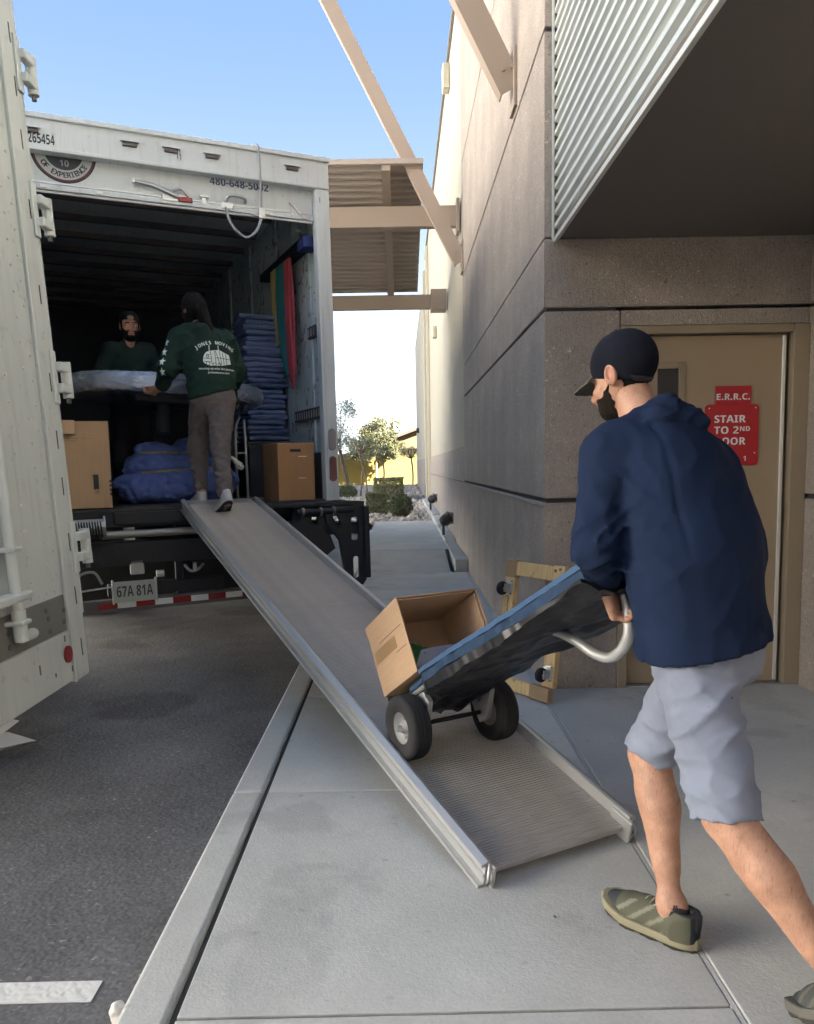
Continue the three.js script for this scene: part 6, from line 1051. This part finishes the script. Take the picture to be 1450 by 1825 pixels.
  { // palm
    const t = thing('palm_tree', 'palm top showing above the sunlit yellow-green tree', 'tree'); t.position.set(-0.7, 0, -62);
    part('trunk', tube([[0, 0, 0], [0.1, 2.5, 0], [0, 4.9, 0]], 0.16, 16, 8), barkMat, t);
    for (let i = 0; i < 22; i++) { const a = i * 2.399, up = rr(-0.3, 1.1), pos = []; const L = rr(1.0, 1.35); for (let k = 0; k < 10; k++) { const at = s => { const q = s / 10 * L; return V(Math.cos(a) * q * Math.cos(up * 0.8), 4.9 + Math.sin(up) * q - 0.5 * q * q, Math.sin(a) * q * Math.cos(up * 0.8)); }, A = at(k), B = at(k + 1), sd = V(-Math.sin(a), 0.2, Math.cos(a)).multiplyScalar(0.16 * Math.sin((k + 0.6) / 10.6 * Math.PI)); for (const sg of [-1, 1]) { const C = A.clone().addScaledVector(sd, sg * 1.4).add(B.clone().sub(A).multiplyScalar(0.9)); for (const v of [A, B, C]) pos.push(v.x, v.y, v.z); } } const g = new THREE.BufferGeometry(); g.setAttribute('position', new THREE.Float32BufferAttribute(pos, 3)); g.setAttribute('color', new THREE.Float32BufferAttribute(pos.map((_, k) => [0.16, 0.19, 0.05][k % 3]), 3)); g.computeVertexNormals(); part('frond', g, leafMat, t); }
  }
}
{ // stucco house and yard wall in the sun
  const h = thing('stucco_house', 'sunlit tan stucco house with low tiled gable roof', 'house'); h.position.set(0.8, 0, -52);
  const st = std([0.075, 0.058, 0.030], 0.9, 0, { bumpMap: T.fine, bumpScale: 0.004 });
  const gs = new THREE.Shape([[-5.2, 0], [6, 0], [6, 2.6], [1.4, 4.05], [-5.2, 1.75]].map(p => new THREE.Vector2(...p))); const gg = new THREE.ExtrudeGeometry(gs, { depth: 9, bevelEnabled: false }); gg.translate(0, 0, -9); part('wall', boxUV(gg), st, h);
  const roofM = std([0.055, 0.038, 0.028], 0.9); const rs = (x0, y0, x1, y1) => { const a = Math.atan2(y1 - y0, x1 - x0), l = Math.hypot(x1 - x0, y1 - y0), g = new THREE.BoxGeometry(l, 0.16, 10); g.rotateZ(a); g.translate((x0 + x1) / 2, (y0 + y1) / 2 + 0.1, -4.4); return boxUV(g); };
  part('roof', rs(-5.8, 1.56, 1.4, 4.08), roofM, h); part('roof', rs(1.4, 4.08, 6.6, 2.45), roofM, h);
  const w = thing('yard_wall', 'bright yellow sunlit block wall behind the small trees', 'wall'); w.position.set(-3, 0, -47.5);
  part('wall_face', bb(-9, 5.6, 0, 2.05, -0.1, 0.1, 0.01), std([0.12, 0.096, 0.024], 0.95, 0, { bumpMap: T.fine, bumpScale: 0.004 }), w); part('wall_cap', bb(-9, 5.62, 2.05, 2.13, -0.13, 0.13, 0.01), std([0.08, 0.062, 0.02], 0.9), w);
  const k = thing('red_kerb', 'red painted kerb line in front of the yellow wall', 'kerb'); k.position.set(-3, 0.1, -42.2); part('kerb_stone', bb(-7, 1.4, -0.2, 0.12, -0.1, 0.1, 0.02), std([0.08, 0.012, 0.008], 0.8), k);
  thingMesh('sunlit_yard', (() => { const g = new THREE.PlaneGeometry(60, 50); g.rotateX(-Math.PI / 2); g.translate(-12, 0.06, -65); return boxUV(g); })(), std([0.13, 0.105, 0.065], 0.95, 0, { bumpMap: T.fine, bumpScale: 0.004 }), 'pale sunlit ground before the yellow wall', null, null, 'structure');
}
{ // pale warehouse across the lot, outside the frame: the sunlit wall that lights this shaded side
  const w = thing('warehouse', 'long pale sunlit warehouse across the lot', 'building'); w.position.set(-15, -0.12, -4);
  part('wall', bb(-8, 0, 0, 10, -13, 12), std([0.68, 0.67, 0.65], 0.9), w); part('parapet', bb(-8.05, 0.06, 10.002, 10.3, -13.05, 12.05), std([0.5, 0.45, 0.38], 0.9), w);
  for (let i = 0; i < 3; i++) part('dock_door', bb(0.002, 0.05, 1.2, 4.4, -11 + i * 8, -7.4 + i * 8), M.whitePaint, w);
}
{ // wing of the same building closing the court behind the viewpoint; its face toward us is in shade
  const w = thing('building_wing', 'brown building wing closing the court behind the viewpoint', 'building');
  part('wall', bb(-13, 0.84, -0.1, 8, 9, 12), M.agg, w); part('parapet', bb(-13.05, 0.86, 8.002, 8.25, 8.96, 12.05), M.soffit, w);
  part('pier', bb(0.9, 2.34, -0.1, 2.58, 3.45, 4.1), M.agg, w);
}
scene.updateMatrixWorld(true);
renderer.render(scene, camera);
